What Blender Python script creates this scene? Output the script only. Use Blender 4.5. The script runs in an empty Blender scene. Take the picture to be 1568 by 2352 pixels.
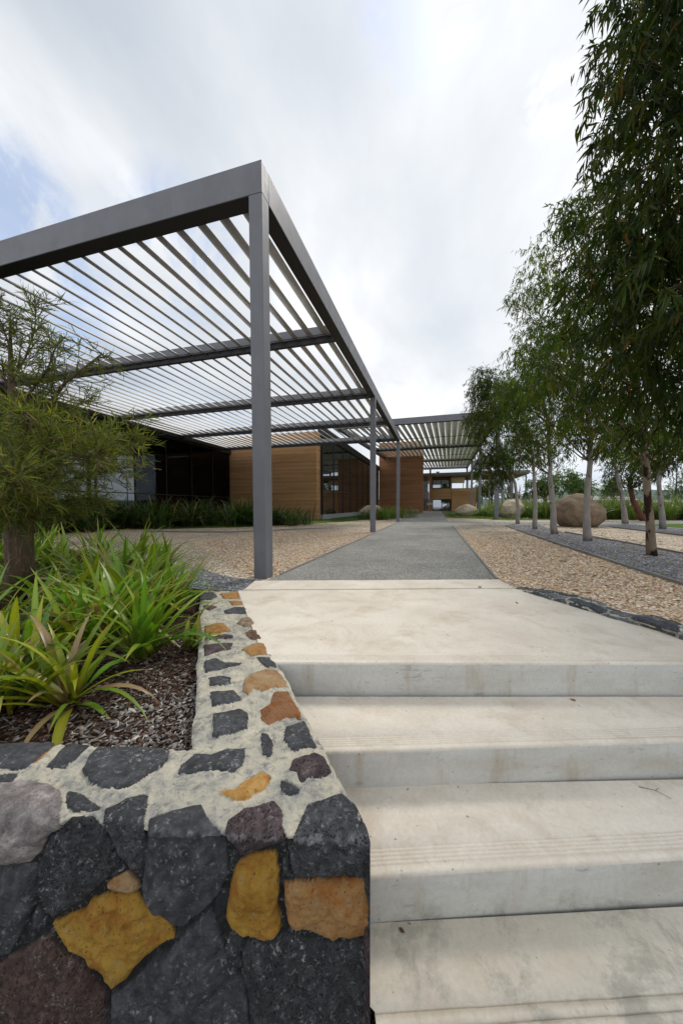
import bpy, bmesh, math, random
import numpy as np
from mathutils import Vector, Matrix, noise

random.seed(11)
RNG = np.random.default_rng(11)
SC = bpy.context.scene
COL = SC.collection

# ------------------------------------------------------------------ camera
EYE = 0.85                      # eye height above the upper gravel level (z = 0)
FPX, CX, CY = 772.0, 784.0, 1197.0
YAW, PITCH, ROLL = math.atan(216 / 772), math.radians(-2.55), math.radians(-0.16)


def cam_basis():
    cy, sy, cp, sp = math.cos(YAW), math.sin(YAW), math.cos(PITCH), math.sin(PITCH)
    f = Vector((-sy * cp, cy * cp, sp))
    r = Vector((cy, sy, 0.0))
    u = r.cross(f)
    c, s = math.cos(ROLL), math.sin(ROLL)
    return r * c + u * s, u * c - r * s, f


CR, CU, CF = cam_basis()
cam_d = bpy.data.cameras.new('camera')
cam = bpy.data.objects.new('camera', cam_d)
COL.objects.link(cam)
cam.matrix_world = Matrix.Translation((0, 0, EYE)) @ Matrix((CR, CU, -CF)).transposed().to_4x4()
cam_d.sensor_fit = 'VERTICAL'
cam_d.sensor_height = 24
cam_d.lens = 24 * FPX / 2352
cam_d.shift_y = (CY - 1176) / 2352
cam_d.clip_start = 0.02
cam_d.clip_end = 4000
SC.camera = cam


def ray(x, y):
    return CF + CR * ((x - CX) / FPX) - CU * ((y - CY) / FPX)


def gz(x, y, z=0.0):            # where the sight line meets a level surface
    d = ray(x, y)
    t = (z - EYE) / d.z
    return (d.x * t, d.y * t)


def gy(x, y, Y):                # ... meets an upright plane facing the path
    d = ray(x, y)
    t = Y / d.y
    return (d.x * t, EYE + d.z * t)


def gd(x, y, dist):
    return Vector((0, 0, EYE)) + ray(x, y) * dist


# ------------------------------------------------------------------ sky, sun, exposure
SUN_EL, SUN_AZ = math.radians(52), math.radians(20)      # azimuth from +Y towards +X
w = bpy.data.worlds.new('World')
SC.world = w
w.use_nodes = True
nt = w.node_tree
nt.nodes.clear()


class NB:
    def __init__(s, nt):
        s.nt = nt

    def n(s, t, ins=None, **kw):
        nd = s.nt.nodes.new(t)
        for k, v in kw.items():
            setattr(nd, k, v)
        for k, v in (ins or {}).items():
            sock = nd.inputs[k]
            if isinstance(v, bpy.types.NodeSocket):
                s.nt.links.new(v, sock)
            else:
                sock.default_value = v
        return nd

    def math(s, op, a, b=0.0, c=0.0, clamp=False):
        nd = s.n('ShaderNodeMath', {0: a, 1: b, 2: c}, operation=op)
        nd.use_clamp = clamp
        return nd.outputs[0]

    def ramp(s, fac, stops, interp='LINEAR'):
        nd = s.n('ShaderNodeValToRGB', {'Fac': fac})
        cr = nd.color_ramp
        cr.interpolation = interp
        while len(cr.elements) > 1:
            cr.elements.remove(cr.elements[-1])
        for i, (p, c) in enumerate(stops):
            e = cr.elements[0] if i == 0 else cr.elements.new(p)
            e.position = p
            if not isinstance(c, (tuple, list)):
                c = (c, c, c)
            e.color = tuple(c) + (1,)
        return nd.outputs['Color']

    def mix(s, fac, a, b, blend='MIX'):
        nd = s.nt.nodes.new('ShaderNodeMix')
        nd.data_type = 'RGBA'
        nd.blend_type = blend
        for i, v in ((0, fac), (6, a), (7, b)):
            if isinstance(v, bpy.types.NodeSocket):
                s.nt.links.new(v, nd.inputs[i])
            else:
                nd.inputs[i].default_value = (tuple(v) + (1,)) if isinstance(v, (tuple, list)) and len(v) == 3 else v
        return nd.outputs[2]

    def noise(s, vec, scale, detail=4, rough=0.55, dist=0.0, out='Fac'):
        return s.n('ShaderNodeTexNoise', {'Vector': vec, 'Scale': scale, 'Detail': detail, 'Roughness': rough,
                                          'Distortion': dist}).outputs[out]

    def voro(s, vec, scale, feature='F1', out='Distance', rnd=1.0):
        return s.n('ShaderNodeTexVoronoi', {'Vector': vec, 'Scale': scale, 'Randomness': rnd}, feature=feature).outputs[out]

    def coord(s, kind='Object', scale=(1, 1, 1), rot=(0, 0, 0), loc=(0, 0, 0)):
        c = s.n('ShaderNodeTexCoord').outputs[kind]
        return s.n('ShaderNodeMapping', {'Vector': c, 'Scale': scale, 'Rotation': rot, 'Location': loc}).outputs[0]


b = NB(nt)
sky = b.n('ShaderNodeTexSky', sky_type='NISHITA', sun_disc=False, sun_elevation=SUN_EL, sun_rotation=SUN_AZ,
          air_density=1.0, dust_density=0.6, ozone_density=1.5)
dirv = b.n('ShaderNodeTexCoord').outputs['Generated']
sep = b.n('ShaderNodeSeparateXYZ', {0: dirv})
zz = b.math('ADD', b.math('MAXIMUM', sep.outputs[2], 0.0), 0.22)
pl = b.n('ShaderNodeCombineXYZ', {0: b.math('DIVIDE', sep.outputs[0], zz), 1: b.math('DIVIDE', sep.outputs[1], zz), 2: 0.0}).outputs[0]
pl = b.n('ShaderNodeMapping', {'Vector': pl, 'Location': (3.1, 1.7, 0), 'Rotation': (0, 0, 0.5), 'Scale': (1.0, 0.62, 1)}).outputs[0]
n1 = b.noise(pl, 0.75, 7, 0.5, 0.4)
n2 = b.noise(pl, 1.5, 6, 0.52, 0.2)
sund = Vector((math.sin(math.radians(12)) * math.cos(math.radians(33)), math.cos(math.radians(12)) * math.cos(math.radians(33)), math.sin(math.radians(33))))
dotn = b.n('ShaderNodeVectorMath', {0: dirv, 1: tuple(sund)}, operation='DOT_PRODUCT').outputs['Value']
glow = b.n('ShaderNodeMapRange', {'Value': dotn, 'From Min': 0.35, 'From Max': 1.0, 'To Min': 0.0, 'To Max': 1.0}).outputs[0]
glow = b.math('POWER', glow, 1.6)
cl = b.ramp(n2, [(0.36, (4.7, 5.3, 6.1)), (0.44, (5.8, 6.3, 6.9)), (0.53, (7.2, 7.5, 7.9)), (0.62, (9.4, 9.6, 9.8))])
cl = b.mix(glow, cl, b.mix(0.36, cl, (11.5, 11.6, 11.8)))
cover = b.ramp(n1, [(0.18, 0.5), (0.32, 0.85), (0.45, 1.0)])
# a few clear gaps of blue
brk = b.ramp(b.noise(dirv, 6.5, 7, 0.62, 0.5), [(0.40, 0.0), (0.62, 1.0)])
bl = None
for (px, py_, wd) in ((1262, 235, 0.9985), (60, 640, 0.985), (10, 480, 0.99), (400, 600, 0.985), (960, -10, 0.992)):
    dv = ray(px, py_).normalized()
    dd = b.n('ShaderNodeVectorMath', {0: dirv, 1: tuple(dv)}, operation='DOT_PRODUCT').outputs['Value']
    m = b.n('ShaderNodeMapRange', {'Value': dd, 'From Min': wd, 'From Max': 1.0, 'To Min': 0.0, 'To Max': 1.0}).outputs[0]
    m = b.math('MULTIPLY', b.math('POWER', m, 1.2), b.math('MULTIPLY', brk, 1.6), clamp=True)
    bl = m if bl is None else b.math('MAXIMUM', bl, m)
bl = b.math('MULTIPLY', bl, 0.6, clamp=True)
cover = b.math('MULTIPLY', cover, b.math('SUBTRACT', 1.0, bl))
skyc = b.mix(1.0, sky.outputs[0], (1.9, 1.9, 1.9), 'MULTIPLY')
hz = b.ramp(sep.outputs[2], [(0.0, (6.2, 6.9, 7.9)), (0.07, (6.6, 7.4, 8.4)), (0.2, (8.6, 8.9, 9.2))])
cl = b.mix(b.ramp(sep.outputs[2], [(0.0, 0.85), (0.1, 0.55), (0.3, 0.0)]), cl, hz)
back = b.n('ShaderNodeMapRange', {'Value': sep.outputs[1], 'From Min': 0.15, 'From Max': -0.7, 'To Min': 1.0, 'To Max': 1.35}).outputs[0]  # unseen sky behind the camera, brightened to fill faces turned towards it
cl = b.mix(1.0, cl, b.n('ShaderNodeCombineXYZ', {0: back, 1: back, 2: back}).outputs[0], 'MULTIPLY')
final = b.mix(cover, skyc, cl)
bg = b.n('ShaderNodeBackground', {'Color': final, 'Strength': 0.1})
b.n('ShaderNodeOutputWorld', {'Surface': bg.outputs[0]})

sl = bpy.data.lights.new('sun', 'SUN')
sl.energy = 1.8
sl.angle = math.radians(14)
sl.color = (1.0, 0.95, 0.88)
so = bpy.data.objects.new('sun', sl)
COL.objects.link(so)
sd = Vector((math.sin(SUN_AZ) * math.cos(SUN_EL), math.cos(SUN_AZ) * math.cos(SUN_EL), math.sin(SUN_EL)))
so.rotation_euler = sd.to_track_quat('Z', 'Y').to_euler()
SC.view_settings.view_transform = 'Standard'
SC.view_settings.look = 'None'
SC.view_settings.gamma = 1
SC.view_settings.exposure = 0.12
SC.view_settings.use_curve_mapping = False
try:
    SC.cycles.max_bounces = 8
    SC.cycles.transparent_max_bounces = 12
except Exception:
    pass


# ------------------------------------------------------------------ object helpers
def tag(o, label=None, cat=None, group=None, kind=None):
    if label: o['label'] = label
    if cat: o['category'] = cat
    if group: o['group'] = group
    if kind: o['kind'] = kind
    return o


def empty(name, loc, label, cat, group=None, rz=0.0):
    o = bpy.data.objects.new(name, None)
    COL.objects.link(o)
    o.location = loc
    o.rotation_euler = (0, 0, rz)
    o.empty_display_size = 0.2
    return tag(o, label, cat, group)


def link(name, me, mats, parent=None, smooth=False):
    o = bpy.data.objects.new(name, me)
    COL.objects.link(o)
    for m in (mats if isinstance(mats, (list, tuple)) else [mats]):
        me.materials.append(m)
    if smooth:
        me.polygons.foreach_set('use_smooth', [True] * len(me.polygons))
    if parent:
        o.parent = parent
    return o


def np_mesh(name, V, quads=None, tris=None, col=None, mat_idx=None):
    """mesh from numpy arrays; col = per-vertex rgb"""
    me = bpy.data.meshes.new(name)
    V = np.asarray(V, dtype=np.float32).reshape(-1, 3)
    q = np.zeros((0, 4), np.int32) if quads is None else np.asarray(quads, np.int32)
    t = np.zeros((0, 3), np.int32) if tris is None else np.asarray(tris, np.int32)
    me.vertices.add(len(V))
    me.vertices.foreach_set('co', V.ravel())
    loops = np.concatenate([q.ravel(), t.ravel()])
    me.loops.add(len(loops))
    me.loops.foreach_set('vertex_index', loops)
    nf = len(q) + len(t)
    me.polygons.add(nf)
    st = np.concatenate([np.arange(len(q)) * 4, len(q) * 4 + np.arange(len(t)) * 3]).astype(np.int32)
    me.polygons.foreach_set('loop_start', st)
    if mat_idx is not None:
        me.polygons.foreach_set('material_index', np.asarray(mat_idx, np.int32))
    me.update(calc_edges=True)
    if col is not None:
        a = me.color_attributes.new('col', 'FLOAT_COLOR', 'POINT')
        c4 = np.ones((len(V), 4), np.float32)
        c4[:, :3] = col
        a.data.foreach_set('color', c4.ravel())
    me.validate()
    return me


class MB:
    """collects simple solids into one mesh"""
    def __init__(s):
        s.bm = bmesh.new()

    def box(s, x0, x1, y0, y1, z0, z1, bev=0.0):
        vs = [s.bm.verts.new(p) for p in ((x0, y0, z0), (x1, y0, z0), (x1, y1, z0), (x0, y1, z0),
                                          (x0, y0, z1), (x1, y0, z1), (x1, y1, z1), (x0, y1, z1))]
        fs = [s.bm.faces.new([vs[i] for i in f]) for f in
              ((3, 2, 1, 0), (4, 5, 6, 7), (0, 1, 5, 4), (1, 2, 6, 5), (2, 3, 7, 6), (3, 0, 4, 7))]
        if bev:
            es = list({e for f in fs for e in f.edges})
            bmesh.ops.bevel(s.bm, geom=es, offset=bev, segments=1, affect='EDGES')
        return s

    def prism(s, pts, z0, z1):
        """pts: list of xy (ccw), z may be number or list"""
        n = len(pts)
        zb = z0 if isinstance(z0, (list, tuple)) else [z0] * n
        zt = z1 if isinstance(z1, (list, tuple)) else [z1] * n
        lo = [s.bm.verts.new((p[0], p[1], z)) for p, z in zip(pts, zb)]
        hi = [s.bm.verts.new((p[0], p[1], z)) for p, z in zip(pts, zt)]
        s.bm.faces.new(lo[::-1]); s.bm.faces.new(hi)
        for i in range(n):
            j = (i + 1) % n
            s.bm.faces.new((lo[i], lo[j], hi[j], hi[i]))
        return s

    def quad(s, *p):
        s.bm.faces.new([s.bm.verts.new(q) for q in p])
        return s

    def tube(s, pts, rads, seg=8, wob=0.0, cap=True):
        rings = []
        pts = [Vector(p) for p in pts]
        for i, p in enumerate(pts):
            d = (pts[min(i + 1, len(pts) - 1)] - pts[max(i - 1, 0)]).normalized()
            a = d.cross(Vector((0.3, 1, 0.1))).normalized()
            c = d.cross(a)
            rings.append([s.bm.verts.new(p + (a * math.cos(t) + c * math.sin(t)) * rads[i] *
                                         (1 + wob * noise.noise(p * 6 + a * math.cos(t) * 2 + c * math.sin(t) * 2)))
                          for t in (2 * math.pi * k / seg for k in range(seg))])
        for r0, r1 in zip(rings, rings[1:]):
            for k in range(seg):
                f = s.bm.faces.new((r0[k], r0[(k + 1) % seg], r1[(k + 1) % seg], r1[k]))
                f.smooth = True
        if cap:
            s.bm.faces.new(rings[0][::-1]); s.bm.faces.new(rings[-1])
        return s

    def build(s, name, mat, parent=None, norm=True):
        if norm:
            bmesh.ops.recalc_face_normals(s.bm, faces=s.bm.faces)
        me = bpy.data.meshes.new(name)
        s.bm.to_mesh(me)
        s.bm.free()
        return link(name, me, mat, parent)


# ------------------------------------------------------------------ materials
def mat(name, fn, rough=0.6, spec=0.4, bump=None, **kw):
    m = bpy.data.materials.new(name)
    m.use_nodes = True
    t = m.node_tree
    t.nodes.clear()
    nb = NB(t)
    r = fn(nb)
    if isinstance(r, tuple) and not isinstance(r[0], float):
        colr, bmp, rg = r
    else:
        colr, bmp, rg = r, None, None
    if rg is not None and not isinstance(rg, bpy.types.NodeSocket) and isinstance(rg, (int, float)) is False: rg = None
    ins = {'Roughness': rough if rg is None else rg, 'Specular IOR Level': spec}
    p = nb.n('ShaderNodeBsdfPrincipled', ins)
    if isinstance(colr, bpy.types.NodeSocket):
        t.links.new(colr, p.inputs['Base Color'])
    else:
        p.inputs['Base Color'].default_value = tuple(colr) + (1,)
    if bmp is not None:
        h, st, ds = bmp
        bn = nb.n('ShaderNodeBump', {'Height': h, 'Strength': st, 'Distance': ds})
        t.links.new(bn.outputs[0], p.inputs['Normal'])
    for k, v in kw.items():
        p.inputs[k].default_value = v
    o = nb.n('ShaderNodeOutputMaterial', {'Surface': p.outputs[0]})
    return m


def leaf_mat(name, trans=0.3, rough=0.45, spec=0.4, hue=(1, 1, 1)):
    m = bpy.data.materials.new(name)
    m.use_nodes = True
    t = m.node_tree
    t.nodes.clear()
    nb = NB(t)
    c = nb.n('ShaderNodeAttribute', attribute_name='col').outputs['Color']
    c = nb.mix(1.0, c, hue, 'MULTIPLY')
    p = nb.n('ShaderNodeBsdfPrincipled', {'Base Color': c, 'Roughness': rough, 'Specular IOR Level': spec})
    tr = nb.n('ShaderNodeBsdfTranslucent', {'Color': nb.mix(1.0, c, (1.3, 1.5, 0.5), 'MULTIPLY')})
    mx = nb.n('ShaderNodeMixShader', {0: trans, 1: p.outputs[0], 2: tr.outputs[0]})
    nb.n('ShaderNodeOutputMaterial', {'Surface': mx.outputs[0]})
    return m


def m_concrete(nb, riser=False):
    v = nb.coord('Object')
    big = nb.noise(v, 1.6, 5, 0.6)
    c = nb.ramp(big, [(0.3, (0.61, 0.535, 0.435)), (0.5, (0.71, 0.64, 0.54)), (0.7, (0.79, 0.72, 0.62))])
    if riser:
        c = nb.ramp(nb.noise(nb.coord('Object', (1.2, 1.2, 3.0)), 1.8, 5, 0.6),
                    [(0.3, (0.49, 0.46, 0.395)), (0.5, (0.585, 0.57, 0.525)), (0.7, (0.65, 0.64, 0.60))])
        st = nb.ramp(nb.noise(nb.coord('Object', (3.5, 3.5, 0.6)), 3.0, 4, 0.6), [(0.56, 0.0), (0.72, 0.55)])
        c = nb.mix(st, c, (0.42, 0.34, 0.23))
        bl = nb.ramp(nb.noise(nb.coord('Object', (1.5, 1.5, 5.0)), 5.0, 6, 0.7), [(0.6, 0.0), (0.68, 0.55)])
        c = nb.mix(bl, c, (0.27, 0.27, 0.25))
    else:
        brown = nb.ramp(nb.noise(v, 3.1, 6, 0.65, 0.4), [(0.50, 0.0), (0.72, 0.6)])
        c = nb.mix(brown, c, (0.47, 0.37, 0.26))
    # damp grey blotches on the lowest tread
    z = nb.n('ShaderNodeSeparateXYZ', {0: nb.n('ShaderNodeTexCoord').outputs['Object']}).outputs[2]
    low = nb.ramp(nb.math('MULTIPLY', z, -1.0), [(0.40, 0.0), (0.47, 1.0)])
    gr = nb.ramp(nb.noise(v, 5.0, 9, 0.74, 0.25), [(0.50, 0.0), (0.60, 0.6)])
    c = nb.mix(nb.math('MULTIPLY', low, gr), c, (0.27, 0.26, 0.22))
    c = nb.mix(nb.math('MULTIPLY', low, 0.22), c, (0.42, 0.40, 0.31))
    fine = nb.noise(v, 60, 4, 0.7)
    c = nb.mix(0.25, c, nb.ramp(fine, [(0.3, 0.45), (0.7, 0.95)]), 'MULTIPLY')
    pit = nb.ramp(nb.voro(v, 75), [(0.05, 0.75), (0.10, 0.0)])
    c = nb.mix(nb.math('MULTIPLY', pit, nb.ramp(nb.noise(v, 6, 3), [(0.48, 0.0), (0.6, 1.0)])), c, (0.22, 0.19, 0.16))
    scuff = nb.ramp(nb.noise(nb.coord('Object', (1, 1, 1), (0, 0, .27)), 14, 9, 0.78, 0.2), [(0.58, 0.0), (0.68, 0.45)])
    c = nb.mix(scuff, c, (0.40, 0.37, 0.33))
    spk = nb.ramp(nb.noise(v, 42, 2, 0.5), [(0.73, 0.0), (0.76, 0.8)])
    c = nb.mix(spk, c, (0.16, 0.13, 0.10))
    h = nb.math('ADD', nb.noise(v, 90, 4, 0.7), nb.math('MULTIPLY', nb.noise(v, 9, 3), 2.0))
    return c, (h, 0.35, 0.004), None


def m_gravel(stops, scale, bump=1.0, tint=None, gain=1.4):
    def f(nb):
        v = nb.coord('Object')
        vd = nb.n('ShaderNodeVectorMath', {0: v, 1: nb.n('ShaderNodeVectorMath', {0: nb.noise(v, 30, 2, out='Color'), 1: (0.02, 0.02, 0.02)}, operation='MULTIPLY').outputs[0]}, operation='ADD').outputs[0]
        cell = nb.n('ShaderNodeTexVoronoi', {'Vector': vd, 'Scale': scale, 'Randomness': 1.0})
        rnd = nb.n('ShaderNodeSeparateColor', {0: cell.outputs['Color']}).outputs[0]
        c = nb.ramp(rnd, stops, 'CONSTANT')
        big = nb.ramp(nb.noise(v, 0.9, 6, 0.7), [(0.3, 0.68), (0.7, 1.14)])
        c = nb.mix(1.0, c, big, 'MULTIPLY')
        if tint:
            k = nb.ramp(nb.noise(v, 1.7, 6, 0.7), [(0.52, 0.0), (0.7, 0.5)])
            c = nb.mix(k, c, tint)
        edge = nb.voro(vd, scale, 'DISTANCE_TO_EDGE')
        dark = nb.ramp(edge, [(0.0, 0.22), (0.13, 1.0)])
        c = nb.mix(1.0, c, dark, 'MULTIPLY')
        c = nb.mix(1.0, c, (gain, gain, gain), 'MULTIPLY')
        h = nb.ramp(edge, [(0.0, 0.0), (0.3, 1.0)])
        return c, (nb.math('ADD', h, nb.math('MULTIPLY', rnd, 0.8)), bump, 0.012), None
    return f


TAN = [(0.0, (0.40, 0.26, 0.15)), (0.18, (0.56, 0.43, 0.29)), (0.38, (0.70, 0.60, 0.45)), (0.6, (0.27, 0.17, 0.11)),
       (0.70, (0.46, 0.38, 0.31)), (0.82, (0.86, 0.80, 0.68))]
GREY = [(0.0, (0.15, 0.15, 0.16)), (0.25, (0.23, 0.23, 0.245)), (0.5, (0.32, 0.32, 0.33)), (0.8, (0.11, 0.11, 0.12)), (0.9, (0.45, 0.44, 0.43))]
PATH = [(0.0, (0.24, 0.235, 0.215)), (0.3, (0.32, 0.31, 0.285)), (0.6, (0.39, 0.38, 0.35)), (0.85, (0.20, 0.20, 0.185)), (0.95, (0.52, 0.50, 0.46))]

M = {}
M['concrete'] = mat('concrete', lambda nb: m_concrete(nb), 0.85, 0.2)
M['riser'] = mat('formed_concrete', lambda nb: m_concrete(nb, True), 0.85, 0.2)
M['tan_gravel'] = mat('tan_gravel', m_gravel(TAN, 44, 1.0), 0.8, 0.25)
M['grey_gravel'] = mat('grey_gravel', m_gravel(GREY, 55, 1.0), 0.8, 0.25)
M['path'] = mat('crushed_rock', m_gravel(PATH, 95, 0.7, (0.36, 0.35, 0.27), 1.55), 0.9, 0.15)
M['mulch'] = mat('mulch', lambda nb: (nb.ramp(nb.noise(nb.coord('Object'), 40, 5, 0.7), [(0.3, (0.03, 0.016, 0.010)), (0.6, (0.085, 0.045, 0.03)), (0.75, (0.16, 0.12, 0.09))]),
                                     (nb.noise(nb.coord('Object'), 60, 4), 1.0, 0.02), None), 0.95, 0.1)
M['chip'] = mat('wood_chip', lambda nb: (nb.n('ShaderNodeAttribute', attribute_name='col').outputs['Color'],
                                        (nb.noise(nb.coord('Object', (1, 1, 1)), 200, 3), 0.4, 0.003), None), 0.9, 0.15)
M['pebble'] = mat('loose_pebble', lambda nb: (nb.n('ShaderNodeAttribute', attribute_name='col').outputs['Color'], None, None), 0.75, 0.3)


def m_paint(base, var=0.12):
    def f(nb):
        v = nb.coord('Object')
        n = nb.ramp(nb.noise(v, 2.3, 5, 0.6), [(0.3, 1 - var), (0.7, 1 + var)])
        c = nb.mix(1.0, base, n, 'MULTIPLY')
        d = nb.ramp(nb.noise(nb.coord('Object', (9, 9, 0.7)), 3.0, 4, 0.6), [(0.55, 0.0), (0.75, 0.35)])
        c = nb.mix(d, c, tuple(min(1, x * 1.35) for x in base))
        return c, (nb.noise(v, 80, 3), 0.05, 0.002), nb.ramp(nb.noise(v, 5, 3), [(0.3, 0.38), (0.7, 0.55)])
    return f


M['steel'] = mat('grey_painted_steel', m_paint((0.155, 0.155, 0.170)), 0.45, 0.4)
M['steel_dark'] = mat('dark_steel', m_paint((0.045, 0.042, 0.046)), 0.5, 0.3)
M['louvre'] = mat('silver_louvre', m_paint((0.74, 0.725, 0.69), 0.06), 0.4, 0.5, Metallic=0.1)

M['louvre_mill'] = mat('mill_finish_louvre', m_paint((0.50, 0.485, 0.46), 0.08), 0.4, 0.5, Metallic=0.1)


def m_earth(nb, base=(0.40, 0.225, 0.11), dark=(0.31, 0.165, 0.075)):
    v = nb.coord('Object')
    strat = nb.noise(nb.coord('Object', (0.05, 0.05, 1.0)), 2.6, 3, 0.6, 0.1)
    wob = nb.noise(v, 1.2, 4, 0.6)
    z = nb.n('ShaderNodeSeparateXYZ', {0: nb.n('ShaderNodeTexCoord').outputs['Object']}).outputs[2]
    zz_ = nb.math('ADD', nb.math('MULTIPLY', z, 4.2), nb.math('MULTIPLY', wob, 0.25))
    fr = nb.math('FRACT', zz_)
    line = nb.ramp(fr, [(0.0, 0.72), (0.06, 0.9), (0.3, 1.0), (0.86, 1.06), (1.0, 0.78)])
    c = nb.ramp(strat, [(0.32, dark), (0.5, base), (0.68, tuple(x * 1.22 for x in base))])
    c = nb.mix(1.0, c, line, 'MULTIPLY')
    c = nb.mix(0.3, c, nb.ramp(nb.noise(nb.coord('Object', (1, 1, 4)), 2.5, 6, 0.65), [(0.3, 0.65), (0.7, 1.2)]), 'MULTIPLY')
    return c, (nb.math('ADD', fr, nb.noise(v, 30, 3)), 0.3, 0.02), None


M['earth'] = mat('rammed_earth', lambda nb: m_earth(nb), 0.95, 0.1)
M['earth_red'] = mat('red_rammed_earth', lambda nb: m_earth(nb, (0.34, 0.165, 0.088), (0.28, 0.125, 0.065)), 0.95, 0.1)
M['black'] = mat('black_metal', lambda nb: (0.015, 0.015, 0.017), 0.4, 0.4)
M['plinth'] = mat('plinth', m_paint((0.33, 0.33, 0.34)), 0.8, 0.2)
M['timber'] = mat('timber_soffit', lambda nb: (nb.ramp(nb.noise(nb.coord('Object', (1, 6, 1)), 2.0, 4), [(0.3, (0.16, 0.07, 0.035)), (0.7, (0.27, 0.13, 0.065))]), None, None), 0.6, 0.3)
M['tan_board'] = mat('tan_board', lambda nb: (nb.ramp(nb.noise(nb.coord('Object'), 1.0, 4), [(0.3, (0.46, 0.33, 0.20)), (0.7, (0.55, 0.41, 0.27))]), None, None), 0.7, 0.2)


def glass_mat(name, tint, refl, trans):
    m = bpy.data.materials.new(name)
    m.use_nodes = True
    t = m.node_tree
    t.nodes.clear()
    nb = NB(t)
    d = nb.n('ShaderNodeBsdfDiffuse', {'Color': (0.008, 0.009, 0.010, 1)})
    tr = nb.n('ShaderNodeBsdfTransparent', {'Color': tint + (1,)})
    g = nb.n('ShaderNodeBsdfGlossy', {'Color': (0.93, 0.97, 1.0, 1), 'Roughness': 0.005})
    a = nb.n('ShaderNodeMixShader', {0: trans, 1: d.outputs[0], 2: tr.outputs[0]})
    fr = nb.math('ADD', nb.n('ShaderNodeFresnel', {'IOR': 1.5}).outputs[0], refl, clamp=True)
    c = nb.n('ShaderNodeMixShader', {0: fr, 1: a.outputs[0], 2: g.outputs[0]})
    nb.n('ShaderNodeOutputMaterial', {'Surface': c.outputs[0]})
    return m


M['glass'] = glass_mat('dark_glass', (0.35, 0.36, 0.36), 0.12, 0.45)
M['glass_dim'] = glass_mat('low_glare_glass', (0.55, 0.55, 0.55), -0.06, 0.8)
M['glass_far'] = glass_mat('window_glass', (0.5, 0.55, 0.55), 0.30, 0.5)
m = bpy.data.materials.new('lit_tube'); m.use_nodes = True; m.node_tree.nodes.clear(); _nb = NB(m.node_tree)
_nb.n('ShaderNodeOutputMaterial', {'Surface': _nb.n('ShaderNodeEmission', {'Color': (1.0, 0.62, 0.25, 1), 'Strength': 3.5}).outputs[0]})
M['tube'] = m


def m_rock(base, light):
    def f(nb):
        v = nb.coord('Object')
        c = nb.ramp(nb.noise(v, 1.8, 7, 0.65, 0.5), [(0.3, base), (0.55, light), (0.75, tuple(min(1, x * 1.2) for x in light))])
        st = nb.ramp(nb.noise(nb.coord('Object', (1, 1, 0.4)), 5, 6, 0.7), [(0.55, 0.0), (0.7, 0.6)])
        c = nb.mix(st, c, tuple(x * 0.45 for x in base))
        h = nb.noise(v, 9, 8, 0.7)
        return c, (h, 0.7, 0.08), None
    return f


M['granite'] = mat('tan_granite', m_rock((0.14, 0.10, 0.066), (0.25, 0.185, 0.125)), 0.9, 0.15)
M['granite_pale'] = mat('pale_granite', m_rock((0.36, 0.28, 0.19), (0.52, 0.43, 0.31)), 0.9, 0.15)


def m_stone(nb):
    v = nb.coord('Object')
    c = nb.n('ShaderNodeAttribute', attribute_name='col').outputs['Color']
    por = nb.n('ShaderNodeAttribute', attribute_name='pore').outputs['Fac']
    mot = nb.ramp(nb.noise(v, 24, 7, 0.68, 0.5), [(0.28, 0.35), (0.5, 0.85), (0.72, 1.7)])
    c = nb.mix(1.0, c, mot, 'MULTIPLY')
    # pores of the vesicular stones
    vd = nb.voro(v, 130, 'F1', 'Distance')
    pm = nb.ramp(nb.noise(v, 26, 3), [(0.42, 0.0), (0.55, 1.0)])
    hole = nb.math('MULTIPLY', nb.math('MULTIPLY', nb.ramp(vd, [(0.22, 1.0), (0.36, 0.0)]), pm), por)
    c = nb.mix(nb.math('MULTIPLY', hole, 0.85), c, (0.008, 0.007, 0.007))
    # lichen flecks and scuffs
    lich = nb.ramp(nb.noise(v, 60, 7, 0.78, 0.3), [(0.55, 0.0), (0.64, 0.9)])
    area = nb.ramp(nb.noise(v, 7, 4, 0.6), [(0.42, 0.15), (0.62, 1.0)])
    c = nb.mix(nb.math('MULTIPLY', lich, area), c, (0.36, 0.36, 0.345))
    h = nb.math('ADD', nb.math('MULTIPLY', nb.noise(v, 40, 8, 0.7), 1.0), nb.math('MULTIPLY', hole, -1.2))
    return c, (h, 0.9, 0.014), None


def m_ochre(nb):
    v = nb.coord('Object')
    c = nb.n('ShaderNodeAttribute', attribute_name='col').outputs['Color']
    c = nb.mix(1.0, c, nb.ramp(nb.noise(v, 11, 6, 0.65, 0.4), [(0.3, (0.62, 0.45, 0.30)), (0.5, (1.0, 1.0, 1.0)), (0.7, (1.1, 1.2, 1.35))]), 'MULTIPLY')
    rust = nb.ramp(nb.noise(nb.coord('Object', loc=(3, 1, 0)), 9, 6, 0.7), [(0.52, 0.0), (0.64, 0.75)])
    c = nb.mix(rust, c, (0.30, 0.105, 0.02))
    gr = nb.ramp(nb.noise(nb.coord('Object', loc=(7, 1, 3)), 30, 6, 0.7), [(0.60, 0.0), (0.68, 0.6)])
    c = nb.mix(gr, c, (0.30, 0.28, 0.24))
    sp = nb.ramp(nb.noise(v, 150, 2, 0.5), [(0.62, 0.0), (0.70, 0.7)])
    c = nb.mix(sp, c, (0.05, 0.03, 0.015))
    return c, (nb.noise(v, 60, 7, 0.72), 0.9, 0.012), None


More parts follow.
